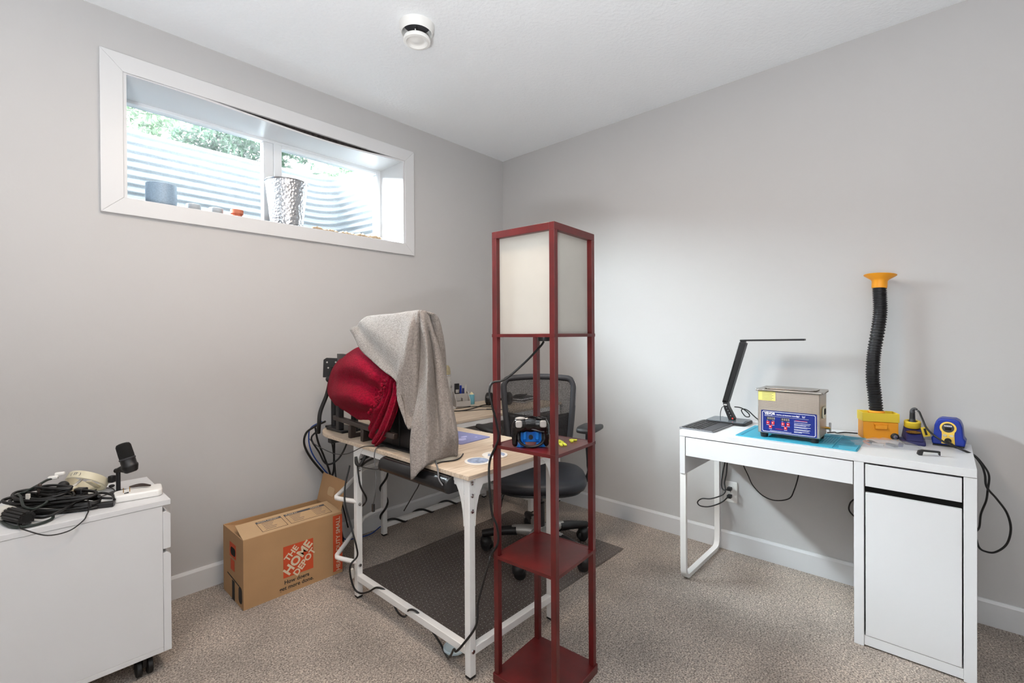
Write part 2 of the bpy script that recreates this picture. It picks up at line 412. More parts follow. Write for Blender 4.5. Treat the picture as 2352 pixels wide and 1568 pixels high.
# head jamb board has bowed down, opening a gap to the casing
def sag(x):
    u = (x-WX0)/(WX1-WX0); return 0.0 if not .1 < u < .98 else .026*math.sin(PI*((u-.1)/.88)**1.35)**1.2
P0 = []; P1 = []
n = 40
top = MB(); rows = []
for i in range(n+1):
    x = WX0+.012+(WX1-WX0-.024)*i/n; z = WZ1-.006-sag(x)
    rows.append([(x,-.010,z),(x,-.010,z+.010),(x,.12,z+.010),(x,JD,WZ1+.004),(x,JD,WZ1-.006),(x,.12,z*.6+(WZ1-.006)*.4),(x,-.010,z)])
top.grid(rows); obj('head_board', top, 'trim_white', win, smooth=30)
ins = MB(); rows = []
for i in range(n*3+1):
    x = WX0+.03+(WX1-WX0-.06)*i/(n*3); q = .004*noise.noise((x*40,0,0))
    rows.append([(x,.030+q,WZ1+.003-sag(x)),(x,.010-q,WZ1+.004-sag(x)*.5),(x,.012+q,WZ1+.02)])
ins.grid(rows); obj('insulation_strip', ins, 'insulation', win)
# vinyl frame, sash, panes
F0 = JD; F1 = JD+.05
obj('window_frame', bx(WX0, F0, WZ0-.02, WX1, F1, WZ0+.022), 'vinyl_white', win, bevel=.003)
obj('window_frame', bx(WX0, F0, WZ1-.022, WX1, F1, WZ1+.03), 'vinyl_white', win, bevel=.003)
obj('window_frame', bx(WX0, F0, WZ0+.022, WX0+.028, F1, WZ1-.022), 'vinyl_white', win, bevel=.003)
obj('window_frame', bx(WX1-.032, F0, WZ0+.022, WX1, F1, WZ1-.022), 'vinyl_white', win, bevel=.003)
obj('mullion', bx(-1.746, F0+.004, WZ0+.022, -1.690, F1, WZ1-.022), 'vinyl_white', win, bevel=.003)
sx0, sx1, sz0, sz1 = -1.690, WX1-.032, WZ0+.022, WZ1-.022
obj('sash', bx(sx0, F0-.006, sz0, sx0+.045, F1, sz1), 'vinyl_white', win, bevel=.003)
obj('sash', bx(sx1-.014, F0-.006, sz0, sx1, F1, sz1), 'vinyl_white', win, bevel=.003)
obj('sash', bx(sx0+.045, F0-.006, sz1-.018, sx1-.014, F1, sz1), 'vinyl_white', win, bevel=.003)
obj('sash', bx(sx0+.045, F0-.006, sz0, sx1-.014, F1, sz0+.018), 'vinyl_white', win, bevel=.003)
obj('sash_latch', bx(sx1-.026, F0-.012, 1.99, sx1-.014, F0-.004, 2.03), 'vinyl_white', win, bevel=.002)
obj('pane', bx(WX0+.02, F0+.028, WZ0+.015, -1.74, F0+.031, WZ1-.015), 'pane_glass', win, smooth=0)
obj('pane', bx(sx0+.04, F0+.020, sz0+.01, sx1-.008, F0+.023, sz1-.01), 'pane_glass', win, smooth=0)

# ------------------------------------------------------------------ outside: well, ground, foliage
def well():
    path = [(-3.00,.31),(-3.02,.9)]
    for k in range(9): a = PI-PI/2*k/8; path.append((-2.84+.18*math.cos(a), .92+.18*math.sin(a)))
    path += [(-2.4,1.1),(-2.0,1.1),(-1.6,1.1),(-1.3,1.1)]
    for k in range(9): a = PI/2-1.42*k/8; path.append((-1.08+.17*math.cos(a), .93+.17*math.sin(a)))
    path += [(-.86,.6),(-.83,.31)]
    pts = [Vector((x,y,0)) for x,y in path]; per = .052; nz = 8; z0 = 1.45; z1 = 2.525
    nzz = int((z1-z0)/per*nz); rows = []
    for i, p_ in enumerate(pts):
        a = pts[max(0,i-1)]; b_ = pts[min(len(pts)-1,i+1)]; d = (b_-a).normalized(); nn = Vector((d.y,-d.x,0))
        rows.append([p_+nn*(.011*math.sin(2*PI*(k/nz)))+Vector((0,0,z0+(z1-z0)*k/nzz)) for k in range(nzz+1)])
    o = obj('window_well', MB().grid(rows), 'galvanised', solid=.002, smooth=60)
    tag(o, 'corrugated galvanised steel window well outside the window', 'window well')
well()
g = MB().box(-9, 1.13, 2.30, 6, 14, 2.46); tag(obj('lawn', g, 'grass', smooth=0), 'ground level lawn behind the window well', 'lawn', kind='stuff')
tag(obj('gravel_bed', bx(-3.0, .30, 1.40, -.85, 1.12, 1.50), 'gravel', smooth=0), 'gravel bottom of the window well', 'gravel', kind='stuff')
def bush(name, c, rx, ry, rz, nleaf, m, label, trunk):
    t_ = thing(name, label, 'tree', (c[0], c[1], 2.46), group=None)
    f = MB(); rnd = random.Random(hash(label) % 1000 if False else len(label)*7+nleaf)
    for i in range(nleaf):
        while True:
            q = Vector((rnd.uniform(-1,1), rnd.uniform(-1,1), rnd.uniform(-1,1)))
            if .45 < q.length < 1 and noise.noise(q*2.2+Vector((c[0],0,0))) > -.16: break
        q = Vector((q.x*rx, q.y*ry, q.z*rz+(c[2]-2.46)))
        if q.z < .06: continue
        s = rnd.uniform(.03,.055); a = Vector((rnd.uniform(-1,1), rnd.uniform(-1,1), rnd.uniform(-1,1))).normalized(); b_ = a.orthogonal().normalized()
        f.add([q-a*s, q+b_*s*.5, q+a*s, q-b_*s*.5], [(0,1,2,3)])
    o = obj('foliage', f, m, t_, smooth=0); o['kind'] = 'stuff'
    obj('trunk', MB().tube(catmull([(0,0,0),(.03,0,trunk*.5),(0,.02,trunk)], 4), [.06-.004*i for i in range(9)], 8), 'bark', t_)
bush('garden_tree', (-2.2,4.3,3.55), 1.15, .6, 1.0, 5200, 'leaf_a', 'loose pale green tree at the upper left of the window', 1.0)
bush('garden_shrub', (-.95,2.95,2.98), .80, .5, .6, 5200, 'leaf_b', 'dense green shrub seen over the middle of the window well', .7)
bush('garden_bush', (.75,3.3,3.1), .8, .6, .75, 4200, 'leaf_a', 'pale leafy bush seen through the right window pane', .8)

# ------------------------------------------------------------------ sill objects
SZ = WZ0
def pot(name, label, cat, loc, prof, m, group=None, n=28):
    o = obj(name, MB().lathe(prof, n), m, loc=loc, smooth=50); return tag(o, label, cat, group)
pot('planter', 'speckled blue grey cylinder planter on the window sill', 'planter', (-2.262,.12,SZ), [(.052,0),(.060,.004),(.062,.06),(.061,.118),(.056,.120),(.054,.112),(.054,.03),(.001,.03)], 'pot_blue')
pot('sill_cup', 'small pale grey cup on the sill nearest the blue planter', 'cup', (-2.128,.13,SZ), [(.028,0),(.032,.003),(.032,.052),(.029,.054),(.028,.048),(.028,.01),(.001,.01)], 'pot_grey')
pot('sill_cup', 'small pale grey cup on the sill nearest the terracotta pot', 'cup', (-2.028,.13,SZ), [(.028,0),(.032,.003),(.032,.052),(.029,.054),(.028,.048),(.028,.01),(.001,.01)], 'pot_grey')
tp = thing('terracotta_pot', 'tiny terracotta flower pot with saucer on the sill', 'flower pot', (-1.93,.13,SZ))
obj('pot', MB().lathe([(.018,.008),(.026,.042),(.030,.042),(.031,.062),(.028,.063),(.026,.056),(.018,.02),(.001,.02)], 24), 'terracotta', tp, smooth=45)
obj('saucer', MB().lathe([(.026,0),(.034,.002),(.037,.010),(.034,.010),(.027,.004),(.001,.004)], 24), 'terracotta', tp, smooth=45)
bk = thing('metal_bucket', 'hammered silver metal bucket on the window sill', 'bucket', (-1.665,.14,SZ))
obj('body', MB().lathe([(.078,0),(.084,.004),(.112,.27),(.106,.27),(.080,.012),(.001,.012)], 40), 'hammered_metal', bk, smooth=50)
obj('rim', MB().tube([(.112*math.cos(2*PI*k/40), .112*math.sin(2*PI*k/40), .27) for k in range(40)], .004, 8, closed=True), 'chrome', bk)
# braided rope garland: three plaited strands, grey tassel end
gl_ = thing('rope_garland', 'braided beige rope garland lying at the right end of the sill', 'rope', (-1.53,.10,SZ))
LN = .44
for s_ in range(3):
    pts = []
    for k in range(90):
        u = k/89; a = 2*PI*(u*7+s_/3)
        pts.append((u*LN, .02*math.sin(u*5)+.016*math.sin(a), .018+.012*math.sin(2*a)+.004*math.sin(u*30)))
    obj('strand', MB().tube(pts, [.010+.002*math.sin(k*.9) for k in range(90)], 7), 'rope', gl_, smooth=60)
tas = MB()
for k in range(12):
    a = random.uniform(-.5,.5); tas.tube(catmull([(LN-.01,.0,.014),(LN+.04,.02*a,.016+.01*random.random()),(LN+.085,.05*a,.008+.012*random.random())], 4), .004, 5)
obj('tassel', tas, 'rope_grey', gl_, smooth=60)

# ------------------------------------------------------------------ round ceiling vent
cv = thing('ceiling_vent', 'white round ceiling air diffuser', 'ceiling vent', (-1.495,-.885,CEIL))
obj('collar', MB().lathe([(.080,0),(.079,-.010),(.071,-.036),(.068,-.038),(.064,-.034),(.060,-.004),(.060,0)], 40, cap=False), 'white_plastic', cv, smooth=40)
obj('duct', MB().lathe([(.060,-.001),(.001,-.0015)], 32), 'dark_grey', cv)
obj('cone', MB().lathe([(.058,-.058),(.062,-.068),(.060,-.076),(.048,-.078),(.042,-.070),(.040,-.068),(.030,-.066),(.012,-.074),(.001,-.075)], 40, cap=False).lathe([(.058,-.058),(.03,-.05),(.001,-.048)], 40, cap=False), 'white_plastic', cv, smooth=50)
obj('stem', MB().cyl((0,0,-.001),(0,0,-.052), .004), 'chrome', cv)
for k in range(3):
    a = 2*PI*k/3+.3; obj('bracket', bx(-.002,0,-.056,.002,.06,-.052, M=Matrix.Rotation(a,4,'Z')), 'white_plastic', cv)

# ------------------------------------------------------------------ wall outlet
wo = thing('wall_outlet', 'white wall outlet on the right wall below the white desk', 'outlet', (0,-1.768,.33))
obj('cover_plate', MB().prism(rrect(.072,.116,.006), 0, .006, frame((0,0,0),(0,-1,0),(0,0,1)) @ Matrix.Rotation(0,4,'X')), 'white_plastic', wo, bevel=.0015)
for dz in (.021,-.021):
    r_ = obj('receptacle', MB().prism(rrect(.034,.030,.008), .004, .0085, frame((0,0,dz),(0,-1,0),(0,0,1))), 'white_plastic', wo)
obj('screw', MB().cyl((-.005,0,0),(-.008,0,0),.003), 'chrome', wo)

# ------------------------------------------------------------------ drawer cabinet
CT = .63
cab = thing('drawer_cabinet', 'white rolling drawer cabinet covered in cords at left', 'cabinet', (-2.375,-.36,0))
cx0, cx1, cy0, cy1 = -.52, 0.0, -.205, .205     # local: x right end at 0
obj('top_panel', bx(cx0,cy0,.611,cx1,cy1,CT), 'white_laminate', cab, bevel=.0012)
obj('side_panel', bx(cx0,cy0+.002,.096,-.024,cy0+.020,.6105), 'white_laminate', cab, bevel=.001)
obj('side_panel', bx(cx0,cy1-.020,.096,-.024,cy1-.002,.6105), 'white_laminate', cab, bevel=.001)
obj('back_panel', bx(cx0,cy0+.02,.096,cx0+.012,cy1-.02,.6105), 'white_laminate', cab)
obj('bottom_panel', bx(cx0,cy0+.002,.078,-.024,cy1-.002,.0955), 'white_laminate', cab, bevel=.001)
for z0_, z1_ in ((.452,.588),(.078,.440)):
    d_ = obj('drawer', MB().prism([(-.0235,z0_),(0,z0_),(0,z1_-.012),(-.012,z1_),(-.0235,z1_-.004)], cy0+.002, cy1-.002, Matrix(((1,0,0,0),(0,0,1,0),(0,1,0,0),(0,0,0,1)))), 'white_laminate', cab, bevel=.001)
    obj('drawer_box', bx(cx0+.03,cy0+.026,z0_+.02,-.0235,cy1-.026,z1_-.03), 'white_laminate', d_)
for x_ in (-.075,-.46):
    for y_ in (cy0+.05, cy1-.05):
        c_ = obj('castor', bx(x_-.018,y_-.018,.066,x_+.018,y_+.018,.078), 'black_plastic', cab)
        obj('fork', MB().prism([(-.014,.030),(.014,.030),(.02,.068),(-.02,.068)], -.006, .006, Matrix(((0,0,1,x_),(1,0,0,y_),(0,1,0,0),(0,0,0,1)))), 'black_plastic', c_)
        for s_ in (-1,1):
            obj('wheel', MB().lathe([(.001,-.009),(.026,-.009),(.030,-.006),(.030,.006),(.026,.009),(.001,.009)], 24, Matrix.Translation((x_+s_*.016,y_,.030)) @ Matrix.Rotation(PI/2,4,'Y')), 'black_rubber', c_, smooth=40)

# ------------------------------------------------------------------ cardboard box
bxo = thing('cardboard_box', 'brown cardboard moving box with orange print beside the desk', 'box', (-2.068,-.355,0))
W_, D_, H_ = .468, .275, .313; T_ = .004
obj('front_panel', bx(0,0,0,W_,T_,H_), 'cardboard', bxo)
obj('back_panel', bx(0,D_-T_,0,W_,D_,H_), 'cardboard', bxo)
# left end with hand hole
hol = MB(); hy0, hy1, hz0, hz1 = .10, .165, .205, .245
hol.box(0,T_,0,T_,D_-T_,hz0).box(0,T_,hz1,T_,D_-T_,H_).box(0,T_,hz0,T_,hy0,hz1).box(0,hy1,hz0,T_,D_-T_,hz1)
obj('end_panel', hol, 'cardboard', bxo)
obj('end_panel', bx(W_-T_,T_,0,W_,D_-T_,H_), 'cardboard', bxo)
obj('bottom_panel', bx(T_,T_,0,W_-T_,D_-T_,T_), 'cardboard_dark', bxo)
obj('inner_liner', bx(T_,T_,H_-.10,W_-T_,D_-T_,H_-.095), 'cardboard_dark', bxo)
ft = obj('top_flap', MB().prism([(0,0),(W_,0),(W_-.012,.145),(.012,.145)], -.002, .002, frame((0,.001,H_),(1,0,0),(0,1,.16))), 'cardboard_pale', bxo)
obj('top_flap', MB().prism([(0,0),(W_,0),(W_-.01,.13),(.01,.13)], -.002, .002, frame((W_,D_-.002,H_),(-1,0,0),(0,.25,-1))), 'cardboard', bxo)
obj('end_flap', MB().prism([(0,0),(D_-.008,0),(D_-.012,.15),(.004,.15)], -.002, .002, frame((.004,D_-.004,H_-.006),(0,-1,0),(1,0,-.25))), 'cardboard', bxo)
uf = obj('end_flap', MB().prism([(0,0),(D_-.008,0),(D_-.012,.15),(.004,.15)], -.002, .002, frame((W_-.004,D_-.004,H_),(0,-1,0),(.25,.1,1))), 'cardboard', bxo)
obj('hand_tab', MB().prism(rrect(.07,.045,.014), -.003, .0035, frame((W_+.012,D_*.5,H_+.07),(0,-1,0),(.25,.1,1))), 'cardboard_pale', uf)
# prints on the front
FM = frame((0,-.0006,0),(1,0,0),(0,0,1))
def fprint(poly, m, z=0.0, M=FM): return obj('print', MB().prism(poly, z, z+.0004, M), m, bxo, smooth=0)
fprint([(.172,.078),(.315,.078),(.315,.226),(.172,.226)], 'print_orange')
M2 = FM @ Matrix.Translation((.2435,.152,.0006)) @ Matrix.Rotation(math.radians(45),4,'Z')
for s_, sz, oy, b_ in (('THE',.040,.046,.0012),('HOME',.058,.002,.0022),('DEPOT',.042,-.042,.0014)):
    v, f = text_geo(s_, sz, bold=b_); obj('lettering', MB().add(v, f, M2 @ Matrix.Translation((0,oy,0))), 'print_cream', bxo, smooth=0)
for s_, oy in (('How doers',.056),('get more done.',.030)):
    v, f = text_geo(s_, .026, bold=.0005); obj('lettering', MB().add(v, f, FM @ Matrix.Translation((.235,oy,.0006))), 'print_black', bxo, smooth=0)
fprint([(.418,.016),(W_,.016),(W_,.302),(.418,.302)], 'print_orange')
v, f = text_geo('HEAVY DUTY SMALL', .030, bold=.0003); obj('lettering', MB().add(v, f, FM @ Matrix.Translation((.446,.155,.0006)) @ Matrix.Rotation(PI/2,4,'Z')), 'print_cream', bxo, smooth=0)
# prints on the flap
TM = frame((0,.001,H_+.0026),(1,0,0),(0,1,.16))
for x0_, x1_, ttl in ((.09,.205,"DON'T FORGET!"),(.22,.425,'PLACE IN:')):
    fr_ = MB()
    for (a0,b0,a1,b1) in ((x0_,.020,x1_,.0215),(x0_,.118,x1_,.1195),(x0_,.020,x0_+.0015,.118),(x1_-.0015,.020,x1_,.118)): fr_.box(a0,b0,0,a1,b1,.0004)
    obj('print', MB().add(fr_.v, fr_.f, TM), 'print_black', bxo, smooth=0)
    obj('print', bx(x0_,.103,0,x1_,.118,.0005,M=TM), 'print_grey', bxo, smooth=0)
    v, f = text_geo(ttl, .013, 'LEFT', bold=.0003); obj('lettering', MB().add(v, f, TM @ Matrix.Translation((x0_+.008,.1105,.0008))), 'print_cream', bxo, smooth=0)
    ln = MB()
    for k in range(5):
        yy = .092-.014*k
        for xx in ([x0_+.02] if x1_-x0_ < .15 else [x0_+.02, x0_+.13]): ln.box(xx,yy,0,xx+.055-.008*(k%3),yy+.002,.0005)
    obj('print', MB().add(ln.v, ln.f, TM), 'print_grey', bxo, smooth=0)['kind'] = 'stuff'
v, f = text_geo('FRAGILE', .013, 'LEFT', bold=.0003); obj('lettering', MB().add(v, f, TM @ Matrix.Translation((.35,.1105,.0008))), 'print_cream', bxo, smooth=0)
# prints on the left end
EM = frame((-.0006,D_,0),(0,-1,0),(0,0,1))
fprint([(.095,.195),(.180,.195),(.180,.262),(.095,.262)], 'print_orange', M=EM @ Matrix.Translation((0,0,-.0002)))
hb = obj('hand_hole', MB().prism(rrect(.063,.038,.015,cx=D_-(hy0+hy1)/2,cy=.225), .0006, .0010, EM), 'black_void', bxo)
fprint([(.108,.135),(.160,.135),(.160,.185),(.108,.185)], 'print_orange', M=EM)
fprint([(.125,.0),(.160,.0),(.160,.09),(.125,.09)], 'print_black', M=EM)
fprint([(.06,.10),(.225,.088),(.225,.094),(.06,.106)], 'print_black', M=EM)
obj('print', MB().prism(rrect(.045,.075,.02,cx=.235,cy=.055), 0, .0004, EM), 'print_black', bxo)

# ------------------------------------------------------------------ L-shaped desk
DT = .73; LS = .028
ld_ = thing('corner_desk', 'L-shaped oak laminate desk with white metal frame', 'desk', (0,0,0))
ax0, ax1, ay0 = -1.690, -1.125, -1.432
tops = [
 ('desk_top', [(ax0,ay0),(ax1,ay0),(ax1,-.602),(ax0,-.602)]),
]
obj('desk_top', MB().prism([(ax0,ay0),(ax1,ay0),(ax1,-.601),(ax0,-.601)], DT-.016, DT), 'oak', ld_, bevel=.001)
R_ = .30; cc = (ax0+R_, -.10-R_)
poly = [(ax0,-.600)]+[(cc[0]+R_*math.cos(PI-PI/2*k/14), cc[1]+R_*math.sin(PI-PI/2*k/14)) for k in range(15)]+[(-1.160,-.10),(-1.160,-.600)]
obj('desk_top', MB().prism(poly, DT-.016, DT), 'oak', ld_, bevel=.001)
obj('desk_top', MB().prism([(-1.159,-.10),(-.02,-.10),(-.02,-.600),(-1.159,-.600)], DT-.016, DT), 'oak', ld_, bevel=.001)
legs = [(-1.680,-1.424),(-1.212,-1.424),(-1.680,-.650),(-1.225,-.145),(-.345,-.112),(-.345,-.575),(-.05,-.112),(-.05,-.585)]
def leg(x, y):
    l_ = obj('leg', bx(x,y,.012,x+LS,y+LS,DT-.0165), 'white_metal', ld_, bevel=.002)
    obj('foot', bx(x+.001,y+.001,.004,x+LS-.001,y+LS-.001,.012), 'black_rubber', l_)
    obj('glide', MB().cyl((x+LS/2,y+LS/2,0),(x+LS/2,y+LS/2,.004),.012), 'chrome', l_)
    return l_
LG = [leg(*p_) for p_ in legs]
def rail(x0,y0,z0,x1,y1,z1,nm='rail'): return obj(nm, bx(x0,y0,z0,x1,y1,z1), 'white_metal', ld_, bevel=.002)
z2 = DT-.0165
rail(-1.652,-1.424,.084,-1.212,-1.396,.112); rail(-1.680,-1.396,.084,-1.652,-.650,.112)
rail(-1.652,-1.424,z2-.030,-1.212,-1.398,z2,'apron'); rail(-1.680,-1.396,z2-.030,-1.654,-.650,z2,'apron'); rail(-1.210,-1.396,z2-.03,-1.186,-.650,z2,'apron')
rail(-1.652,-.648,z2-.03,-1.245,-.624,z2,'apron'); rail(-1.197,-.598,z2-.030,-.05,-.574,z2,'apron'); rail(-1.197,-.140,z2-.03,-.05,-.116,z2,'apron')
rail(-1.197,-.140,.048,-.345,-.112,.076); rail(-.317,-.547,.084,-.345,-.112+.0,.112)
rail(-.345+LS,-.112,.048,-.05,-.09,.076); rail(-.05,-.557,.084,-.022,-.112,.112)
obj('modesty_rail', bx(-.95,-.125,.30,-.345,-.118,.36), 'white_metal', ld_, bevel=.003)
def gusset(cx_, cy_, dx, dy):
    n = 10; w_ = .085; h_ = .17; pol = [(0,0),(w_,0)]+[(w_-(w_-.0)*math.sin(PI/2*k/n)*1.0, -h_*(1-math.cos(PI/2*k/n))) for k in range(1,n)]+[(0,-h_)]
    M = frame((cx_,cy_,z2),(dx,dy,0),(0,0,1)); return obj('gusset', MB().prism(pol, -.0015, .0015, M), 'white_metal', ld_)
gusset(-1.681,-1.396,0,1); gusset(-1.652,-1.425,1,0); gusset(-1.681,-.650,0,-1); gusset(-1.212,-1.425,-1,0)
for (lx, ly, zs) in ((-1.666,-1.425,(.70,.655,.60,.10)),(-1.666,-.651,(.60,.44,.155))):
    for z_ in zs: obj('bolt', MB().lathe([(.008,0),(.007,.003),(.001,.004)], 14, frame((lx,ly,z_),(1,0,0),(0,0,1)).copy()), 'chrome', ld_)
for z_ in (.45,.166):
    pth = catmull([(-1.670,-.640,z_),(-1.700,-.560,z_),(-1.712,-.520,z_)],3)+catmull([(-1.700,-.495,z_),(-1.602,-.400,z_),(-1.40,-.20,z_),(-1.36,-.168,z_),(-1.30,-.145,z_),(-1.215,-.132,z_)],6)
    obj('corner_brace', MB().tube(pth, .0105, 12), 'white_metal', ld_, smooth=60)

# ------------------------------------------------------------------ chair mat (vinyl with studs)
cm = thing('chair_mat', 'translucent grey vinyl chair mat with raised studs under the desk', 'chair mat', (-1.10,-.87,0))
rows = []
for i in range(25):
    x = -.475+1.169*i/24; row = []
    for j in range(17):
        y = -.446+.87*j/16; z = .006
        if i < 4 and j > 13: z += .012*(4-i)/4*(j-13)/3
        row.append((x,y,z))
    rows.append(row)
obj('sheet', MB().grid(rows), 'chair_mat_vinyl', cm, solid=.004, smooth=60)
st = MB()
for i in range(52):
    for j in range(33):
        x = -.46+1.13*i/51+(.012 if j % 2 else 0); y = -.43+.83*j/32
        st.lathe([(.0020,.008),(.0014,.0093),(.0001,.0096)], 6, Matrix.Translation((x,y,0)))
so = obj('studs', st, 'grey_plastic', cm, smooth=60); so['kind'] = 'stuff'

# ------------------------------------------------------------------ office chair (local front = -Y)
oc = thing('office_chair', 'black mesh-back office chair on silver and black star base', 'chair', (-.758,-.99,.0085), math.radians(-50))
A0 = math.radians(103.3)
for k in range(5):
    a = A0+2*PI*k/5; M = Matrix.Rotation(a,4,'Z')
    arm = obj('base_arm', MB().tube([(.13,0,.118),(.20,0,.112),(.27,0,.10),(.325,0,.09)], [.028,.026,.023,.020], 10, M=M @ Matrix.Diagonal((1,1,1,1))), 'black_plastic', oc, smooth=50)
    obj('arm_cap', MB().tube([(.02,0,.118),(.08,0,.122),(.15,0,.124),(.20,0,.118)], [.034,.030,.022,.006], 10, M=M), 'silver_paint', arm, smooth=50)
    cs = obj('castor', MB().cyl((.315,0,.10),(.315,0,.06),.012,M=M), 'black_plastic', oc)
    yaw_ = random.uniform(0,2*PI); MW = M @ Matrix.Translation((.315,0,.03)) @ Matrix.Rotation(yaw_,4,'Z')
    for s_ in (-1,1): obj('wheel', MB().lathe([(.001,-.009),(.024,-.009),(.030,-.005),(.030,.006),(.022,.010),(.001,.010)], 20, MW @ Matrix.Translation((.018,s_*.014,0)) @ Matrix.Rotation(PI/2,4,'X')), 'black_rubber', cs, smooth=40)
    obj('hood', MB().lathe([(.033,-.02),(.034,0),(.030,.016),(.012,.026),(.001,.027)], 16, MW @ Matrix.Translation((.010,0,.022))), 'black_plastic', cs, smooth=50)
obj('hub', MB().lathe([(.03,.085),(.045,.09),(.045,.13),(.034,.14),(.03,.15)], 24), 'silver_paint', oc, smooth=40)
obj('gas_lift', MB().lathe([(.028,.13),(.028,.28),(.018,.285),(.018,.38)], 20), 'black_plastic', oc, smooth=40)
obj('mechanism', bx(-.09,-.13,.355,.09,.12,.385), 'black_plastic', oc, bevel=.008)
obj('tilt_lever', MB().tube(catmull([(-.08,-.02,.37),(-.17,-.04,.36),(-.21,-.05,.32),(-.22,-.05,.27)],5), [.009]*10+[.012]*6, 8), 'black_plastic', oc)
# seat: waterfall cushion
def cushion(w_, d_, z0_, z1_, rad):
    out = MB(); prof = [(0.86,z0_),(.97,z0_+.012),(1.0,z0_+(z1_-z0_)*.45),(.985,z0_+(z1_-z0_)*.72),(.93,z1_-.008),(.80,z1_),(.5,z1_-.004),(.15,z1_-.008),(.001,z1_-.008)]
    rows = []
    for s_, z in prof:
        ring = []
        for k in range(48):
            a = 2*PI*k/48; c = math.cos(a); s2 = math.sin(a); e_ = 2/3.2
            ring.append((w_/2*s_*math.copysign(abs(c)**e_, c), d_/2*s_*math.copysign(abs(s2)**e_, s2), z))
        rows.append(ring+[ring[0]])
    out.grid(rows); out.f.append([i for i in range(48)])
    return out
obj('seat', cushion(.515,.49,.385,.455,0), 'seat_fabric', oc, smooth=60)
obj('seat_pan', cushion(.46,.44,.365,.395,0), 'black_plastic', oc, smooth=60)
# back: curved rounded-rectangle frame, mesh panel, lumbar bands, spine
def back_pt(u, v):       # u -1..1 across, v 0..1 up
    z = .50+.455*v; wd = .197+.022*v-.02*(1-v)**2
    y = .235+.045*v*v+.02*(1-v)-.035*(1-(u*u))*-1.0*.6
    return Vector((wd*u, y, z))
outline = []
def ol(u, v, r=.0): outline.append(back_pt(u, v))
pts = []
for k in range(14): pts.append(back_pt(1, .05+.80*k/13))
for k in range(1,8): a = PI/2*k/8; pts.append(back_pt(1-.2*(1-math.cos(a)), .85+.13*math.sin(a)))
for k in range(13): u = .8-1.6*k/12; pts.append(back_pt(u, .98+.02*(1-(u/.8)**2)))
for k in range(7,0,-1): a = PI/2*k/8; pts.append(back_pt(-(1-.2*(1-math.cos(a))), .85+.13*math.sin(a)))
for k in range(13,-1,-1): pts.append(back_pt(-1, .05+.80*k/13))
for k in range(1,6): u = -1+2*k/6; pts.append(back_pt(u, .05-.04*(1-u*u)))
fr = MB()
for i in range(len(pts)): pass
obj('back_frame', fr.tube([p_+Vector((0,0,0)) for p_ in pts], .0185, 10, closed=True), 'dark_grey', oc, smooth=60)
obj('back_trim', MB().tube([p_+Vector((p_.x*.06,-.008,.006)) for p_ in pts[:40]], .0035, 6), 'silver_paint', oc, smooth=60)
rows = []
for i in range(15):
    v = .03+.94*i/14; row = []
    for j in range(13):
        u = (-1+2*j/12)*.95
        if v > .86: u *= 1-.15*((v-.86)/.11)**2
        row.append(back_pt(u, v)+Vector((0,.004,0)))
    rows.append(row)
obj('back_mesh', MB().grid(rows), 'chair_mesh', oc, smooth=60)
rows = []
for i in range(9):
    v = .10+.36*i/8; row = []
    for j in range(13):
        u = (-1+2*j/12)*.93; row.append(back_pt(u, v+.06*u*u)+Vector((0,.022+.006*math.sin(i*2.4),0)))
    rows.append(row)
obj('lumbar_pad', MB().grid(rows), 'seat_fabric', oc, solid=.012, smooth=60)
obj('spine', MB().tube(catmull([(0,.10,.37),(0,.24,.39),(0,.31,.50),(0,.30,.66)],5), [.03]*5+[.026]*6+[.018]*5, 10), 'black_plastic', oc, smooth=60)
for s_ in (-1,1):
    ar = obj('armrest', MB().tube(catmull([(s_*.10,.03,.375),(s_*.24,.03,.385),(s_*.285,.03,.45),(s_*.280,.02,.60),(s_*.280,.01,.685)],5), [.016]*11+[.022]*10, 10), 'black_plastic', oc, smooth=60)
    rows = []
    for zz, sc_ in ((.684,.80),(.690,.98),(.702,1.0),(.712,.94),(.716,.75),(.716,.02)):
        ring = []
        for k in range(28):
            a = 2*PI*k/28; c = math.cos(a); s2 = math.sin(a); e_ = .62
            xx = .056*sc_*math.copysign(abs(c)**e_,c); yy = .120*sc_*math.copysign(abs(s2)**e_,s2); ca = math.cos(-s_*.45); sa = math.sin(-s_*.45)
            ring.append((s_*.280+xx*ca-yy*sa, -.02+xx*sa+yy*ca, zz-.012*(s2>0)*abs(s2)**3))
        rows.append(ring+[ring[0]])
    obj('arm_pad', MB().grid(rows), 'black_rubber', ar, smooth=60)

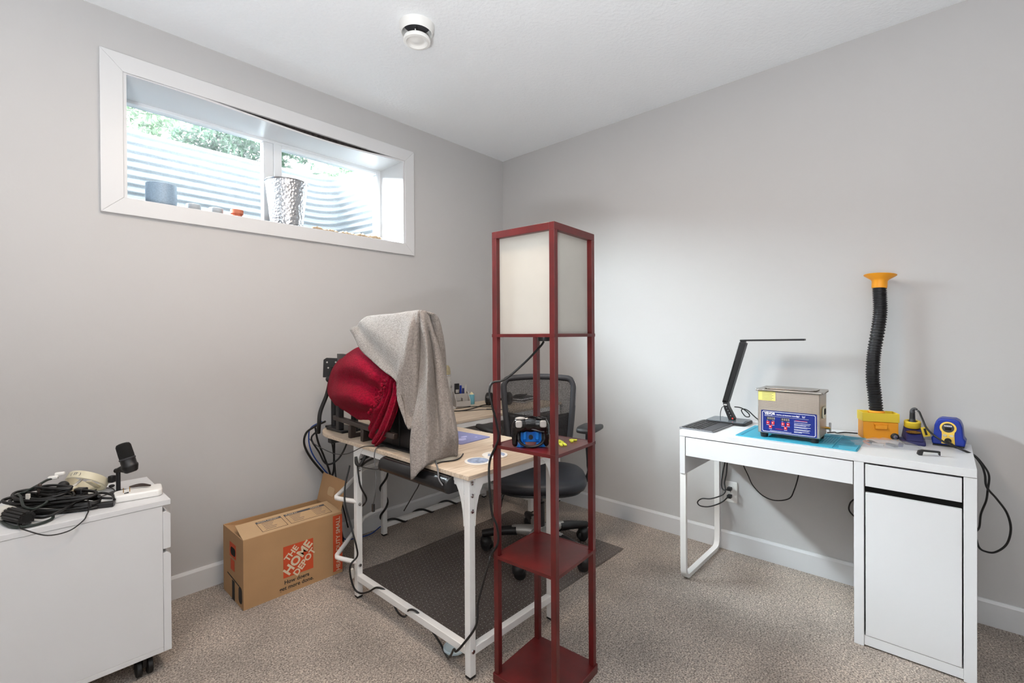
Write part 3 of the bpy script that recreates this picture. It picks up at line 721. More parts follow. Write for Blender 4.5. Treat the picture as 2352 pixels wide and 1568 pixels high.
# ------------------------------------------------------------------ shelf floor lamp (local corners +-s)
sl = thing('shelf_lamp', 'tall red cherry wood shelf lamp with paper shade', 'floor lamp', (-1.480,-1.606,0), math.radians(4.0))
S = .131; PT = .020; LH = 1.586
for sx in (-1,1):
    for sy in (-1,1):
        x0_ = sx*S; y0_ = sy*S
        obj('post', bx(x0_, y0_, .03, x0_-sx*PT, y0_-sy*PT, LH-.024), 'cherry_wood', sl, bevel=.001)
obj('base_board', MB().prism(rrect(2*S+.012, 2*S+.012, .008), 0, .03), 'cherry_wood', sl, bevel=.002)
for z_ in (.440, .830, 1.219):
    sh = MB(); e_ = S-.002
    sh.prism([(-e_+PT,-e_),(e_-PT,-e_),(e_-PT,-e_+PT),(e_,-e_+PT),(e_,e_-PT),(e_-PT,e_-PT),(e_-PT,e_),(-e_+PT,e_),(-e_+PT,e_-PT),(-e_,e_-PT),(-e_,-e_+PT),(-e_+PT,-e_+PT)], z_-.001, z_+.008)
    obj('shelf', sh, 'cherry_wood', sl, bevel=.001)
    eb = MB(); q = S+.001
    eb.box(-q,-q,z_-.002,q,-q+.004,z_+.009).box(-q,q-.004,z_-.002,q,q,z_+.009).box(-q,-q,z_-.002,-q+.004,q,z_+.009).box(q-.004,-q,z_-.002,q,q,z_+.009)
    obj('shelf_edge', eb, 'cherry_wood', sl)
for (a0,b0,a1,b1) in ((-S,-S,S,-S+PT),(-S,S-PT,S,S),(-S,-S+PT,-S+PT,S-PT),(S-PT,-S+PT,S,S-PT)):
    obj('top_rail', bx(a0,b0,LH-.024,a1,b1,LH), 'cherry_wood', sl, bevel=.001)
i_ = S-PT+.0015
for (a0,b0,a1,b1) in ((-i_,-i_,i_,-i_+.0012),(-i_,i_-.0012,i_,i_),(-i_,-i_+.0012,-i_+.0012,i_-.0012),(i_-.0012,-i_+.0012,i_,i_-.0012)):
    obj('shade_panel', bx(a0,b0,1.228,a1,b1,LH-.010), 'shade_paper', sl, smooth=0)
obj('lamp_socket', MB().lathe([(.020,1.202),(.022,1.205),(.022,1.218)], 16, Matrix.Translation((0,.0,0))), 'black_plastic', sl)
obj('bulb_holder', MB().cyl((0,0,1.228),(0,0,1.29),.016), 'white_plastic', sl)
ch = MB()
for k in range(26): ch.ball((.035,-.012,1.212-.004*k), .0016, nu=6, nv=4)
ch.ball((.035,-.012,1.105), .005, nu=10, nv=6); obj('pull_chain', ch, 'chrome', sl, smooth=60)

# ------------------------------------------------------------------ white writing desk on the right
wd = thing('white_desk', 'white desk with drawers and cupboard along the right wall', 'desk', (-.520,-1.692,0))
DW, DD, DH = 1.05, .50, .75       # local x: 0 front .. .5 back; y: 0 .. -1.05
obj('table_top', bx(0,0,DH-.030,DD,-DW,DH), 'white_laminate', wd, bevel=.0015)
obj('side_panel', bx(.002,0,.535,DD,-.026,DH-.0305), 'white_laminate', wd, bevel=.001)
for k, z_ in enumerate((.63,.60)): obj('peg_hole', MB().cyl((.30+.02*k,-.0262,z_),(.30+.02*k,-.0266,z_),.003,n=8), 'print_grey', wd)
obj('side_panel', bx(.002,-.703,0,DD,-.735,DH-.0305), 'white_laminate', wd, bevel=.001)
obj('side_panel', bx(.002,-1.016,0,DD,-DW,DH-.0305), 'white_laminate', wd, bevel=.001)
obj('back_panel', bx(DD-.016,-.735,.045,DD-.004,-1.016,DH-.0305), 'white_laminate', wd)
obj('back_rail', bx(DD-.03,-.026,.535,DD-.012,-.703,.655), 'white_laminate', wd)
obj('plinth', bx(.004,-.735,.006,.022,-1.016,.044), 'white_laminate', wd, bevel=.001)
obj('cupboard_floor', bx(.022,-.735,.03,DD-.02,-1.016,.045), 'white_laminate', wd)
dr = obj('drawer', bx(.002,-.030,.626,.020,-.700,.716), 'white_laminate', wd, bevel=.001); obj('drawer_box', bx(.020,-.05,.640,.40,-.68,.70), 'white_laminate', dr)
dr = obj('drawer', bx(.002,-.739,.628,.020,-1.012,.713), 'white_laminate', wd, bevel=.001); obj('drawer_box', bx(.020,-.75,.64,.40,-1.0,.70), 'white_laminate', dr)
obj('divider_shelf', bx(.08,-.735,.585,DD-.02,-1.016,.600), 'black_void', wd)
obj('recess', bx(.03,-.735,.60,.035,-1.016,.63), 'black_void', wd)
obj('door', bx(.002,-.740,.046,.020,-1.012,.603), 'white_laminate', wd, bevel=.001)
# bent steel leg loop under the left end
lp = [(.018,-.012,.536),(.018,-.012,.10),(.020,-.012,.05),(.03,-.012,.022),(.05,-.012,.012),(.25,-.012,.012),(.45,-.012,.012),(.475,-.012,.022),(.487,-.012,.05),(.490,-.012,.10),(.490,-.012,.536)]
lm = MB(); rows = []
P_ = [Vector(p_) for p_ in lp]
for i, p_ in enumerate(P_):
    a = P_[max(0,i-1)]; b_ = P_[min(len(P_)-1,i+1)]; d = (b_-a).normalized(); nn = Vector((-d.z,0,d.x))
    hw = .014; th = .010
    c_ = [p_+nn*th+Vector((0,hw,0)), p_+nn*th-Vector((0,hw,0)), p_-nn*th-Vector((0,hw,0)), p_-nn*th+Vector((0,hw,0))]
    rows.append(c_+[c_[0]])
lm.grid(rows); obj('leg_loop', lm, 'white_metal', wd, smooth=50)

# ------------------------------------------------------------------ things on the white desk
WT = .75
# folding keyboard: thin slab with rows of keys and a touch pad
kb = thing('keyboard', 'slim grey keyboard with black key rows on the white desk corner', 'keyboard', (-.345,-1.765,WT), math.radians(-2))
kx, ky = .145, .086
obj('body', MB().prism(rrect(2*kx,2*ky,.008), 0, .006), 'keyboard_grey', kb, bevel=.001)
for i in range(5):
    for j in range(11):
        y0_ = ky-.012-.031*i*.62; x0_ = -kx+.012+.0248*j
        obj('key', bx(x0_,y0_-.014,.0055,x0_+.0215,y0_,.0085), 'black_plastic', kb)
obj('touch_pad', bx(-kx+.012,-ky+.008,.0055,kx-.012,-.022,.0075), 'grey_plastic' if False else 'dark_grey', kb, bevel=.0006)
# LED desk lamp
dl = thing('desk_lamp', 'black folding LED desk lamp on a glass-topped base', 'lamp', (-.165,-1.812,WT))
obj('base', MB().prism([(x,y) for x,y in rrect(.150,.200,.022)], 0, .014), 'black_plastic', dl, bevel=.002)
obj('base_plate', MB().prism(rrect(.142,.192,.020), .0142, .0165), 'base_glass', dl)
# control head (bent), arm tilted along -Y, light bar along -Y
M = Matrix(((0,0,1,0),(1,0,0,0),(0,1,0,0),(0,0,0,1)))     # poly (y,z) extruded along x
hd = obj('control_body', MB().prism([(-.028,.014),(-.004,.014),(.020,.075),(.028,.118),(.006,.122),(-.002,.085),(-.032,.026)], -.020, .020, M), 'black_plastic', dl, bevel=.003)
obj('display', bx(-.0206,.004,.092,-.0202,.020,.100), 'grey_plastic', hd)
for k in range(4): obj('button', MB().cyl((-.0200,.006-.007*k,.080-.013*k),(-.0208,.006-.007*k,.080-.013*k),.0016,n=8), 'print_white', hd)
obj('power_led', MB().cyl((-.0200,-.024,.027),(-.0210,-.024,.027),.003,n=10), 'led_red', hd)
am = obj('arm', MB().prism([(.030,.108),(.000,.108),(-.090,.424),(-.058,.430)], -.020, .020, M), 'black_plastic', dl, bevel=.003)
obj('arm_slot', MB().prism([(.0,.20),(-.006,.199),(-.040,.330),(-.033,.331)], -.0206, .0206, M), 'black_void', am)
obj('hinge', MB().cyl((-.016,-.072,.430),(.016,-.072,.430),.011), 'black_plastic', dl)
obj('light_bar', bx(-.018,-.352,.4335,.018,-.060,.4425, M=Matrix.Translation((0,-.06,.4335)) @ Matrix.Rotation(math.radians(-1.0),4,'X') @ Matrix.Translation((0,.06,-.4335))), 'black_plastic', dl, bevel=.002)
# silicone work mat
sm = thing('silicone_mat', 'turquoise silicone soldering mat under the steel cleaner', 'mat', (-.330,-2.172,WT))
obj('sheet', MB().prism(rrect(.310,.460,.006), 0, .0035), 'silicone_blue', sm, bevel=.0008)
def ridge(x0,y0,x1,y1): obj('ridge', bx(x0,y0,.003,x1,y1,.0065), 'silicone_blue', sm, bevel=.0008)
def well_(x0,y0,x1,y1): obj('tray', bx(x0,y0,.0030,x1,y1,.0038), 'silicone_dark', sm)
well_(-.135,.205,.12,.213)
well_(-.14,-.150,-.118,-.165); well_(-.108,-.150,-.09,-.162); well_(-.075,-.150,-.055,-.222); well_(-.045,-.150,.02,-.222); well_(.03,-.150,.13,-.222); well_(.09,-.10,.14,-.14)
for k in range(9): well_(-.06+.0,-.138+.010*k,.075,-.134+.010*k)
ridge(-.15,-.147,.15,-.143); ridge(.082,-.222,.086,-.06); ridge(-.15,-.226,.15,-.223)
# ultrasonic cleaner
uc = thing('ultrasonic_cleaner', 'stainless steel ultrasonic cleaner with blue control panel', 'ultrasonic cleaner', (-.450,-2.030,WT+.004), math.radians(0.5))
UW, UD, U0, U1 = .240, .160, .020, .210     # local x depth 0..UD, y 0..-UW
obj('casing', bx(0,0,U0,UD,-UW,U1), 'steel_dimpled', uc, bevel=.003)
rim = MB(); o_ = .008
for (a0,b0,a1,b1) in ((-o_,o_,.016,-UW-o_),(UD-.016,o_,UD+o_,-UW-o_),(.016,o_,UD-.016,-.03),(.016,-UW+.03,UD-.016,-UW-o_)): rim.box(a0,b0,U1,a1,b1,U1+.008)
obj('rim', rim, 'steel', uc, bevel=.003)
obj('tank', bx(.02,-.034,.10,UD-.02,-UW+.034,.1005), 'steel', uc)
obj('lid', MB().prism(rrect(.125,.205,.03,cx=UD/2,cy=-UW/2), U1+.009, U1+.012), 'steel', uc, bevel=.001)
for x_ in (.018,UD-.018):
    for y_ in (-.022,-UW+.022): obj('foot', MB().lathe([(.014,0),(.017,.018),(.017,.021)],16,Matrix.Translation((x_,y_,0))), 'black_rubber', uc)
PM = frame((-.0012,-.010,.018),(0,-1,0),(0,0,1))     # panel plane, x along -Y, y up, z toward room
def up_(poly, m, z=0.0): return obj('print', MB().prism(poly, z, z+.0004, PM), m, uc, smooth=0)
pn_ = obj('control_panel', MB().prism(rrect(.216,.100,.003,cx=.112,cy=.056), 0, .0010, PM), 'print_blue', uc)
bd = MB(); outr = rrect(.206,.092,.006,cx=.112,cy=.056); inr = rrect(.202,.088,.005,cx=.112,cy=.056)
n = len(outr); bd.add([(x,y,.0014) for x,y in outr]+[(x,y,.0014) for x,y in inr], [(i,(i+1)%n,n+(i+1)%n,n+i) for i in range(n)], PM)
obj('panel_border', bd, 'print_white', pn_, smooth=0)
def utext(s_, x_, y_, sz, m='print_white', al='LEFT', bold=0.0):
    v, f = text_geo(s_, sz, al, bold=bold); obj('lettering', MB().add(v, f, PM @ Matrix.Translation((x_,y_,.0016))), m, uc, smooth=0)
utext('VEVOR', .018, .092, .0135, bold=.0007); utext('DIGITAL ULTRASONIC CLEANER', .066, .089, .0058, bold=.0002)
up_([(.018,.0835),(.050,.0835),(.050,.0845),(.018,.0845)], 'print_white', .0012)
up_([(.018,.0805),(.190,.0805),(.190,.0812),(.018,.0812)], 'print_white', .0012)
for x0_ in (.150,.171):
    b_ = MB(); b_.prism([(x0_-.006,.095),(x0_-.005,.095),(x0_-.003,.086),(x0_-.004,.086)],0,.0004).prism([(x0_+.006,.095),(x0_+.005,.095),(x0_+.003,.086),(x0_+.004,.086)],0,.0004).prism([(x0_-.004,.086),(x0_+.004,.086),(x0_+.004,.087),(x0_-.004,.087)],0,.0004)
    for k in range(3): b_.prism([(x0_-.003,.0885+.0018*k),(x0_+.003,.0885+.0018*k),(x0_+.003,.0891+.0018*k),(x0_-.003,.0891+.0018*k)],0,.0004)
    pr_ = obj('print', MB().add(b_.v, b_.f, PM @ Matrix.Translation((0,0,.0012))), 'print_white', uc, smooth=0); pr_['kind'] = 'stuff'
for x0_ in (.026,.083):
    up_([(x0_,.064),(x0_+.032,.064),(x0_+.032,.077),(x0_,.077)], 'dark_grey', .0010)
    for k in range(4): utext('8', x0_+.004+.008*k, .0705, .0125, 'grey_plastic')
for x0_ in (.032,.054,.092,.114): utext('Set' if x0_ in (.032,.092) else 'Read', x0_-.005, .0605, .0045)
for x0_, y_ in ((.032,.051),(.052,.051),(.042,.034),(.092,.051),(.112,.051),(.102,.034)):
    bt = obj('button', MB().prism(rrect(.0125,.0125,.002,cx=x0_,cy=y_), .0009, .0022, PM), 'print_red', uc)
    obj('symbol', MB().prism([(x0_-.003,y_-.003),(x0_+.003,y_),(x0_-.003,y_+.003)], .0023, .0026, PM), 'print_white', bt, smooth=0)
    up_([(x0_-.006,y_-.0105),(x0_+.006,y_-.0105),(x0_+.006,y_-.0092),(x0_-.006,y_-.0092)], 'print_white', .0011)
utext('WARNING', .062, .026, .006, 'print_red')
lns = MB()
for k, (y_, l_) in enumerate(((.068,.05),(.060,.062),(.054,.058),(.0505,.045),(.044,.062),(.0405,.05),(.033,.060),(.0295,.055),(.023,.058),(.0195,.03))): lns.prism([(.135,y_),(.135+l_,y_),(.135+l_,y_+.0013),(.135,y_+.0013)],.0011,.0015,PM)
lns.prism([(.040,.0155),(.125,.0155),(.125,.0167),(.040,.0167)],.0011,.0015,PM)
obj('print', lns, 'print_white', uc, smooth=0)['kind'] = 'stuff'
up_([(.140,.0715),(.185,.0715),(.185,.0728),(.140,.0728)], 'print_red', .0012)
stk = obj('sticker', MB().prism([(-.008,.1495),(.062,.1495),(.062,.191),(-.008,.191)], -.0002, .0003, PM), 'print_yellow', uc, smooth=0)
sl_ = MB()
for k in range(6): sl_.prism([(.008,.184-.006*k),(.054-.006*(k%2),.184-.006*k),(.054-.006*(k%2),.1852-.006*k),(.008,.1852-.006*k)],.0003,.0006,PM)
obj('print', sl_, 'print_grey', stk, smooth=0)['kind'] = 'stuff'
SM = frame((UD/2,-UW-.0005,.125),(1,0,0),(0,0,1))
hn = obj('handle', MB().prism(rrect(.062,.050,.012), 0, .006, SM), 'cream_plastic', uc, bevel=.002)
obj('handle_hole', MB().prism(rrect(.044,.026,.008,cy=.004), .0062, .0066, SM), 'black_void', hn)
vl = obj('drain_valve', MB().cyl((UD-.03,-UW,.05),(UD-.03,-UW-.02,.05),.006), 'brass', uc)
obj('valve_lever', bx(UD-.034,-UW-.022,.035,UD-.026,-UW-.014,.075), 'grey_plastic', vl, bevel=.002)
# fume extractor
fe = thing('fume_extractor', 'yellow soldering fume extractor with tall black corrugated hose', 'fume extractor', (-.118,-2.437,WT), math.radians(20))
fx, fy = .040, .064        # half depth, half width; local front = -X
obj('body', bx(-fx,-fy,0,fx,fy,.078), 'yellow_orange', fe, bevel=.002)
tp_ = MB()
tp_.box(-fx-.003,-fy-.003,.079,-fx+.001,fy+.003,.118).box(fx-.001,-fy-.003,.079,fx+.003,fy+.003,.118).box(-fx,-fy-.003,.079,fx,-fy+.001,.118).box(-fx,fy-.001,.079,fx,fy+.003,.118).box(-fx,-fy,.079,fx,fy,.098)
obj('filter_tray', tp_, 'lemon', fe, bevel=.001)
obj('clip', bx(-fx-.010,-.022,.048,-fx,.022,.066), 'yellow_orange', fe, bevel=.002)
obj('clip_bar', bx(-fx-.006,-.026,.066,-fx,.026,.072), 'yellow_orange', fe, bevel=.002)
kn = obj('knob', MB().lathe([(.015,0),(.015,.006),(.012,.008),(.001,.008)], 24, frame((-fx,-.050,.018),(0,-1,0),(0,0,1))), 'black_plastic', fe)
obj('knob_cap', MB().lathe([(.008,.008),(.008,.011),(.001,.011)], 18, frame((-fx,-.050,.018),(0,-1,0),(0,0,1))), 'chrome', kn)
inv = Matrix.Rotation(math.radians(-20),3,'Z')
hp = [Vector(p_) for p_ in ((-.100,-2.431,.862),(-.104,-2.425,.94),(-.109,-2.419,1.015),(-.108,-2.420,1.09),(-.103,-2.426,1.16),(-.092,-2.438,1.25),(-.086,-2.444,1.32),(-.087,-2.443,1.38),(-.089,-2.441,1.432))]
hp = [inv @ (p_-Vector((-.118,-2.437,WT))) for p_ in hp]
path = catmull(hp, 26); rr = [.0245+(.0026 if (i//2) % 2 else -.0018) for i in range(len(path))]
obj('hose', MB().tube(path, rr, 20), 'black_plastic', fe, smooth=30)
obj('hose_collar', MB().lathe([(.030,-.004),(.031,.004),(.027,.010),(.027,-.004)],24,Matrix.Translation(hp[0])), 'yellow_orange', fe)
nz_ = hp[-1]
obj('nozzle', MB().lathe([(.027,-.006),(.029,.0),(.029,.026),(.034,.034),(.060,.052),(.061,.055),(.057,.054),(.030,.034),(.025,.02)], 32, Matrix.Translation(nz_) @ Matrix.Rotation(math.radians(6),4,Vector((1,1,0))), cap=False), 'yellow_orange', fe, smooth=40)
# soldering iron in its stand
ss = thing('iron_stand', 'navy soldering iron stand with brass wool and yellow ring', 'iron stand', (-.140,-2.560,WT), math.radians(8))
obj('base', MB().prism([(-.062,-.034),(.05,-.044),(.056,.03),(.03,.046),(-.058,.034)], 0, .016), 'navy_blue', ss, bevel=.004)
obj('body', MB().add([(-.055,-.03,.016),(.05,-.04,.016),(.052,.036,.016),(-.052,.03,.016),(-.040,-.024,.030),(.046,-.030,.072),(.046,.028,.072),(-.038,.024,.030)], [(0,1,5,4),(1,2,6,5),(2,3,7,6),(3,0,4,7),(4,5,6,7),(3,2,1,0)]), 'navy_blue', ss, bevel=.004)
obj('cleaning_wool', MB().ball((-.006,0,.047), .022, .026, .007), 'brass_wool', ss, smooth=60)
HM = Matrix.Translation((.030,0,.078)) @ Matrix.Rotation(math.radians(-8),4,'Y')
obj('holder_ring', MB().lathe([(.026,-.016),(.029,-.012),(.029,.010),(.026,.013),(.018,.012),(.018,-.012)], 28, HM), 'lemon', ss, smooth=40)
nt_ = obj('note_tag', bx(-.001,-.012,0,.001,.012,.040, M=Matrix.Translation((-.006,-.044,.034)) @ Matrix.Rotation(math.radians(-14),4,'X')), 'lemon', ss)
obj('print', bx(-.0014,-.004,.006,-.0011,.004,.034, M=Matrix.Translation((-.006,-.044,.034)) @ Matrix.Rotation(math.radians(-14),4,'X')), 'print_black', nt_)
si = thing('soldering_iron', 'grey and black soldering iron resting in the navy stand', 'soldering iron', (-.112,-2.556,WT+.07), math.radians(8))
obj('grip', MB().lathe([(.013,-.012),(.014,.016),(.0105,.026),(.0105,.03)], 20), 'dark_grey', si, smooth=40)
obj('handle', MB().lathe([(.0100,.03),(.0095,.046),(.0090,.058)], 20), 'black_plastic', si, smooth=40)
obj('strain_relief', MB().tube(catmull([(0,0,.056),(.0,-.001,.067),(-.004,-.007,.074),(-.010,-.014,.072)],4), [.0095,.0095,.009,.0085,.008,.0075,.007,.0065,.006,.0055,.005,.0045,.004], 12), 'dark_grey', si, smooth=60)
# soldering station
so_ = thing('soldering_station', 'blue and yellow digital soldering station on the white desk', 'soldering station', (-.110,-2.672,WT), math.radians(-4))
BM = frame((0,0,0),(0,-1,0),(0,0,1))   # poly x along -Y (right), y up, z toward -X (room)
sil = [(-.050,.006),(.050,.006),(.053,.030),(.046,.042),(.043,.085),(.036,.108),(.022,.116),(-.022,.116),(-.036,.108),(-.043,.085),(-.046,.042),(-.053,.030)]
obj('shell', MB().prism(sil, -.045, .030, BM), 'station_blue', so_, bevel=.006, seg=3)
obj('base_pad', MB().prism([(-.048,0),(.048,0),(.048,.006),(-.048,.006)], -.042, .030, BM), 'black_rubber', so_)
face = [(.026*math.cos(a), .078+.026*math.sin(a)) for a in [math.radians(-40+260*k/20) for k in range(21)]]+[(-.019,.050),(-.021,.012),(.021,.012),(.019,.050)]
obj('face_plate', MB().prism(face, .0300, .0325, BM), 'station_yellow', so_, bevel=.0008)
obj('dial_window', MB().lathe([(.019,.0325),(.019,.0335),(.001,.0335)], 28, BM @ Matrix.Translation((0,.079,0))), 'dark_grey', so_)
obj('display', MB().prism([(-.010,.070),(.010,.070),(.010,.080),(-.010,.080)], .0337, .0342, BM), 'black_gloss', so_)
v, f = text_geo('HAKKO', .007, bold=.0003); obj('lettering', MB().add(v, f, BM @ Matrix.Translation((0,.0865,.0340))), 'print_white', so_, smooth=0)
for s_ in (-1,1): obj('button', MB().lathe([(.007,.0325),(.006,.035),(.001,.035)], 16, BM @ Matrix.Translation((s_*.010,.047,0)) @ Matrix.Diagonal((1,.75,1,1))), 'cream_plastic', so_)
obj('cable_socket', MB().lathe([(.011,.0325),(.011,.040),(.007,.044),(.001,.044)], 18, BM @ Matrix.Translation((0,.026,0))), 'black_plastic', so_)
# clear bag of small parts
bg_ = thing('plastic_bag', 'clear plastic bag of small parts on the white desk', 'bag', (-.275,-2.475,WT), math.radians(18))
rows = []
for i in range(19):
    row = []
    for j in range(13):
        u = i/18; v_ = j/12; e_ = math.sin(PI*u)*math.sin(PI*v_)
        row.append(((v_-.5)*.13+.01*noise.noise((u*5,v_*5,1)), (.5-u)*.24+.012*noise.noise((u*4,v_*4,7)), .0015+.026*e_**.7+.010*e_*noise.noise((u*9,v_*9,3))))
    rows.append(row)
obj('film', MB().grid(rows), 'bag_plastic', bg_, smooth=50)
obj('film_back', bx(-.06,-.115,.0004,.06,.115,.001), 'bag_plastic', bg_, smooth=0)
for (x_,y_,a_,l_,m_) in ((-.01,-.02,.4,.05,'dark_grey'),(.01,-.055,-.3,.06,'navy_blue'),(-.02,.03,1.2,.04,'grey_plastic'),(.02,.04,.2,.05,'dark_grey')):
    obj('part', bx(-l_/2,-.008,.001,l_/2,.008,.010, M=Matrix.Translation((x_,y_,.0005)) @ Matrix.Rotation(a_,4,'Z')), m_, bg_, bevel=.002)
obj('part', MB().tube(catmull([(-.03,.06,.004),(.0,.075,.01),(.03,.06,.008),(.02,.03,.006)],5), .0025, 6), 'terracotta', bg_)
# black clip
ck = obj('plastic_clip', MB().prism([(-.034,.004),(-.030,.018),(-.020,.022),(.036,.020),(.036,.004),(.033,.004),(.032,.014),(-.016,.015),(-.019,.0005),(-.030,.0005)], -.007, .007, frame((0,0,0),(.35,-.94,0),(0,0,1))), 'navy_blue', bevel=.0012, loc=(-.378,-2.612,WT))
tag(ck, 'black plastic clip lying on the white desk top', 'clip')
for o2 in (ck,): o2.data.materials[0] = MATS['black_plastic']

# ------------------------------------------------------------------ cables
def cable(name, pts, r, m, label, group=None, n=7, div=7, cat='cable', kids=None, closed=False):
    pts = [Vector(p_) for p_ in pts]
    o = obj(name, MB().tube(catmull(pts, div, closed), r, n, closed=closed), m, smooth=60); tag(o, label, cat, group)
    return o
ic = cable('iron_cable', [(-0.124,-2.574,.8885), (-0.130,-2.580,.882), (-0.150,-2.590,.857), (-0.18,-2.606,.822), (-.22,-2.640,.795), (-.225,-2.679,.772), (-.211,-2.717,.756), (-.2,-2.745,.738), (-.2,-2.766,.704), (-.2,-2.775,.669), (-.2,-2.780,.622), (-.18,-2.809,.576), (-.16,-2.837,.523), (-.15,-2.848,.461), (-.14,-2.837,.395), (-.13,-2.806,.351), (-.12,-2.778,.343), (-.11,-2.762,.351), (-.06,-2.756,.367)], .0038, 'cable_black', 'black soldering iron cable looping past the right side of the desk')
cable('station_cable', [(-.158,-2.670,.776), (-.185,-2.678,.774), (-.22,-2.695,.766), (-.227,-2.72,.756), (-.19,-2.748,.736), (-.18,-2.777,.692), (-.17,-2.788,.656), (-.17,-2.784,.603), (-.16,-2.780,.557), (-.15,-2.766,.499), (-.14,-2.762,.443), (-.05,-2.756,.395)], .0036, 'cable_black', 'black cable from the blue soldering station hanging off the desk end')
cable('cleaner_cord', [(-.300,-2.275,.78),(-.24,-2.292,.775),(-.15,-2.290,.757),(-.10,-2.312,.755),(-.085,-2.36,.755)], .003, 'cable_black', 'black cord on the desk between cleaner and fume extractor')
cable('lamp_usb_cable', [(-.150,-1.835,.834),(-.13,-1.857,.83),(-.11,-1.873,.817),(-.1,-1.892,.797),(-.1,-1.894,.782),(-.1,-1.874,.782),(-.1,-1.855,.809),(-.1,-1.866,.82),(-.09,-1.889,.809),(-.08,-1.93,.770),(-.06,-1.97,.756)], .0028, 'cable_black', 'thin black looped cable beside the desk lamp')
cable('lamp_power_cable', [(-.150,-1.786,.834),(-.138,-1.767,.822),(-.12,-1.753,.79),(-.08,-1.74,.756),(-.03,-1.735,.756)], .002, 'cable_black', 'thin black wire behind the desk lamp')
def plug(o, c):
    obj('plug', bx(c[0]-.030,c[1]-.011,c[2]-.009,c[0],c[1]+.011,c[2]+.009), 'black_rubber', o, bevel=.003)
p1 = cable('power_cord', [(-.03,-1.750,.52),(-.03,-1.733,.43),(-.035,-1.729,.362),(-.045,-1.745,.345),(-.040,-1.762,.351)], .0035, 'cable_black', 'black cord plugged into the upper half of the wall outlet'); plug(p1, (-.0095,-1.768,.351))
p2 = cable('power_cord', [(-.045,-1.764,.52),(-.05,-1.760,.444),(-.055,-1.752,.391),(-.07,-1.760,.345),(-.075,-1.735,.317),(-.07,-1.68,.287),(-.07,-1.631,.276),(-.07,-1.606,.25),(-.07,-1.62,.233),(-.065,-1.659,.235),(-.06,-1.704,.255),(-.05,-1.740,.280),(-.042,-1.765,.309)], .0035, 'cable_black', 'black looped cord plugged into the lower half of the wall outlet'); plug(p2, (-.0095,-1.768,.309))
cable('power_cord', [(-.04,-1.842,.56),(-.04,-1.847,.502),(-.04,-1.869,.454),(-.04,-1.895,.4),(-.04,-1.943,.357),(-.04,-2.001,.345),(-.04,-2.066,.369),(-.04,-2.09,.419),(-.04,-2.109,.497),(-.04,-2.112,.56)], .0028, 'cable_black', 'thin black cord sagging in a loop under the white desk')
cable('power_cord', [(-.05,-2.375,.46),(-.05,-2.339,.429),(-.05,-2.325,.405),(-.05,-2.323,.375),(-.05,-2.345,.350),(-.05,-2.380,.34)], .0035, 'cable_black', 'short black cord bend beside the desk cupboard panel')

# ------------------------------------------------------------------ items on the shelf lamp
gp = thing('game_controller', 'black game controller with grey triggers on the lamp shelf', 'controller', (-1.560,-1.608,.900), math.radians(-46))
gb = MB()   # local x across, y toward back, z up; front (triggers) toward -Y
gb.ball((0,0,.018), .048, .022, .028); gb.ball((-.032,0,.016), .030, .024, .029); gb.ball((.032,0,.016), .030, .024, .029)
for s_ in (-1,1):
    for k in range(7):
        u = k/6; gb.ball((s_*(.048+.010*u-.004*u*u), .002+.004*u, .012-.058*u), .017-.006*u, .016-.006*u, .016, nu=12, nv=8)
obj('shell', gb, 'black_gloss', gp, remesh=.0025)
for s_ in (-1,1):
    obj('trigger', MB().prism(rrect(.022,.024,.007,cx=s_*.041,cy=.022), .014, .030, frame((0,0,0),(1,0,0),(0,0,1))), 'grey_plastic', gp, bevel=.003)
    obj('bumper', MB().ball((s_*.036,-.016,.040), .018, .008, .005), 'grey_plastic' if s_ < 0 else 'black_gloss', gp, smooth=60)
gh = thing('controller_holder', 'bright blue plastic stand holding up the game controller', 'stand', (-1.545,-1.596,.8385), math.radians(-46))
obj('back_plate', bx(-.032,.000,.012,.032,.010,.052), 'holder_blue', gh, bevel=.003)
for s_ in (-1,1):
    obj('upright', MB().prism([(s_*.028,.004),(s_*.038,.004),(s_*.036,.060),(s_*.044,.066),(s_*.036,.072),(s_*.026,.058)], -.012, .010, frame((0,0,0),(1,0,0),(0,0,1))), 'holder_blue', gh, bevel=.002)
    obj('foot', MB().prism([(s_*.050,0),(s_*.016,0),(s_*.020,.012),(s_*.038,.018)], -.012, .022, frame((0,0,0),(1,0,0),(0,0,1))), 'holder_blue', gh, bevel=.002)
    obj('prong', bx(s_*.014-.004,-.022,.030,s_*.014+.004,.0,.058) if False else bx(s_*.022-.006,-.020,.024,s_*.022+.006,.0,.056), 'holder_blue', gh, bevel=.003)
obj('screw_cap', MB().cyl((0,-.004,.030),(0,.0,.030),.008), 'black_plastic', gh)
def loopc(a, b, z, y, k0=0): return [(a*math.cos(t_), y+.002*math.sin(3*t_), z+b*math.sin(t_)) for t_ in [k0+2*PI*k/28 for k in range(28)]]
cw = thing('controller_cable', 'black controller cable wound around the blue stand', 'cable', (-1.545,-1.596,.8385), math.radians(-46))
for k in range(3):
    pts = [(.040*math.cos(t_)*(1+.05*k), -.028-.005*k, .033+.030*math.sin(t_)*(1-.03*k)) for t_ in [PI+PI*q/16 for q in range(17)]]
    pts = [(pts[0][0], -.01, .058)]+pts+[(pts[-1][0], -.01, .058)]
    obj('winding', MB().tube(catmull(pts,2), .0036, 8), 'cable_black', cw, smooth=60)
obj('lead', MB().tube(catmull([(-.034,-.03,.066),(-.01,-.034,.067),(.02,-.036,.060),(.044,-.030,.054)],5), .0024, 7), 'cable_grey', cw, smooth=60)
YG = 'yellow foam letter pieces on the lamp shelf'
def letter(poly, loc, rz, label):
    o = obj('foam_piece', MB().prism([(x_*1.25,y_*1.25) for x_,y_ in poly], 0, .005), 'yellow_foam', loc=loc, rotz=rz, bevel=.001); tag(o, label, 'toy piece', YG)
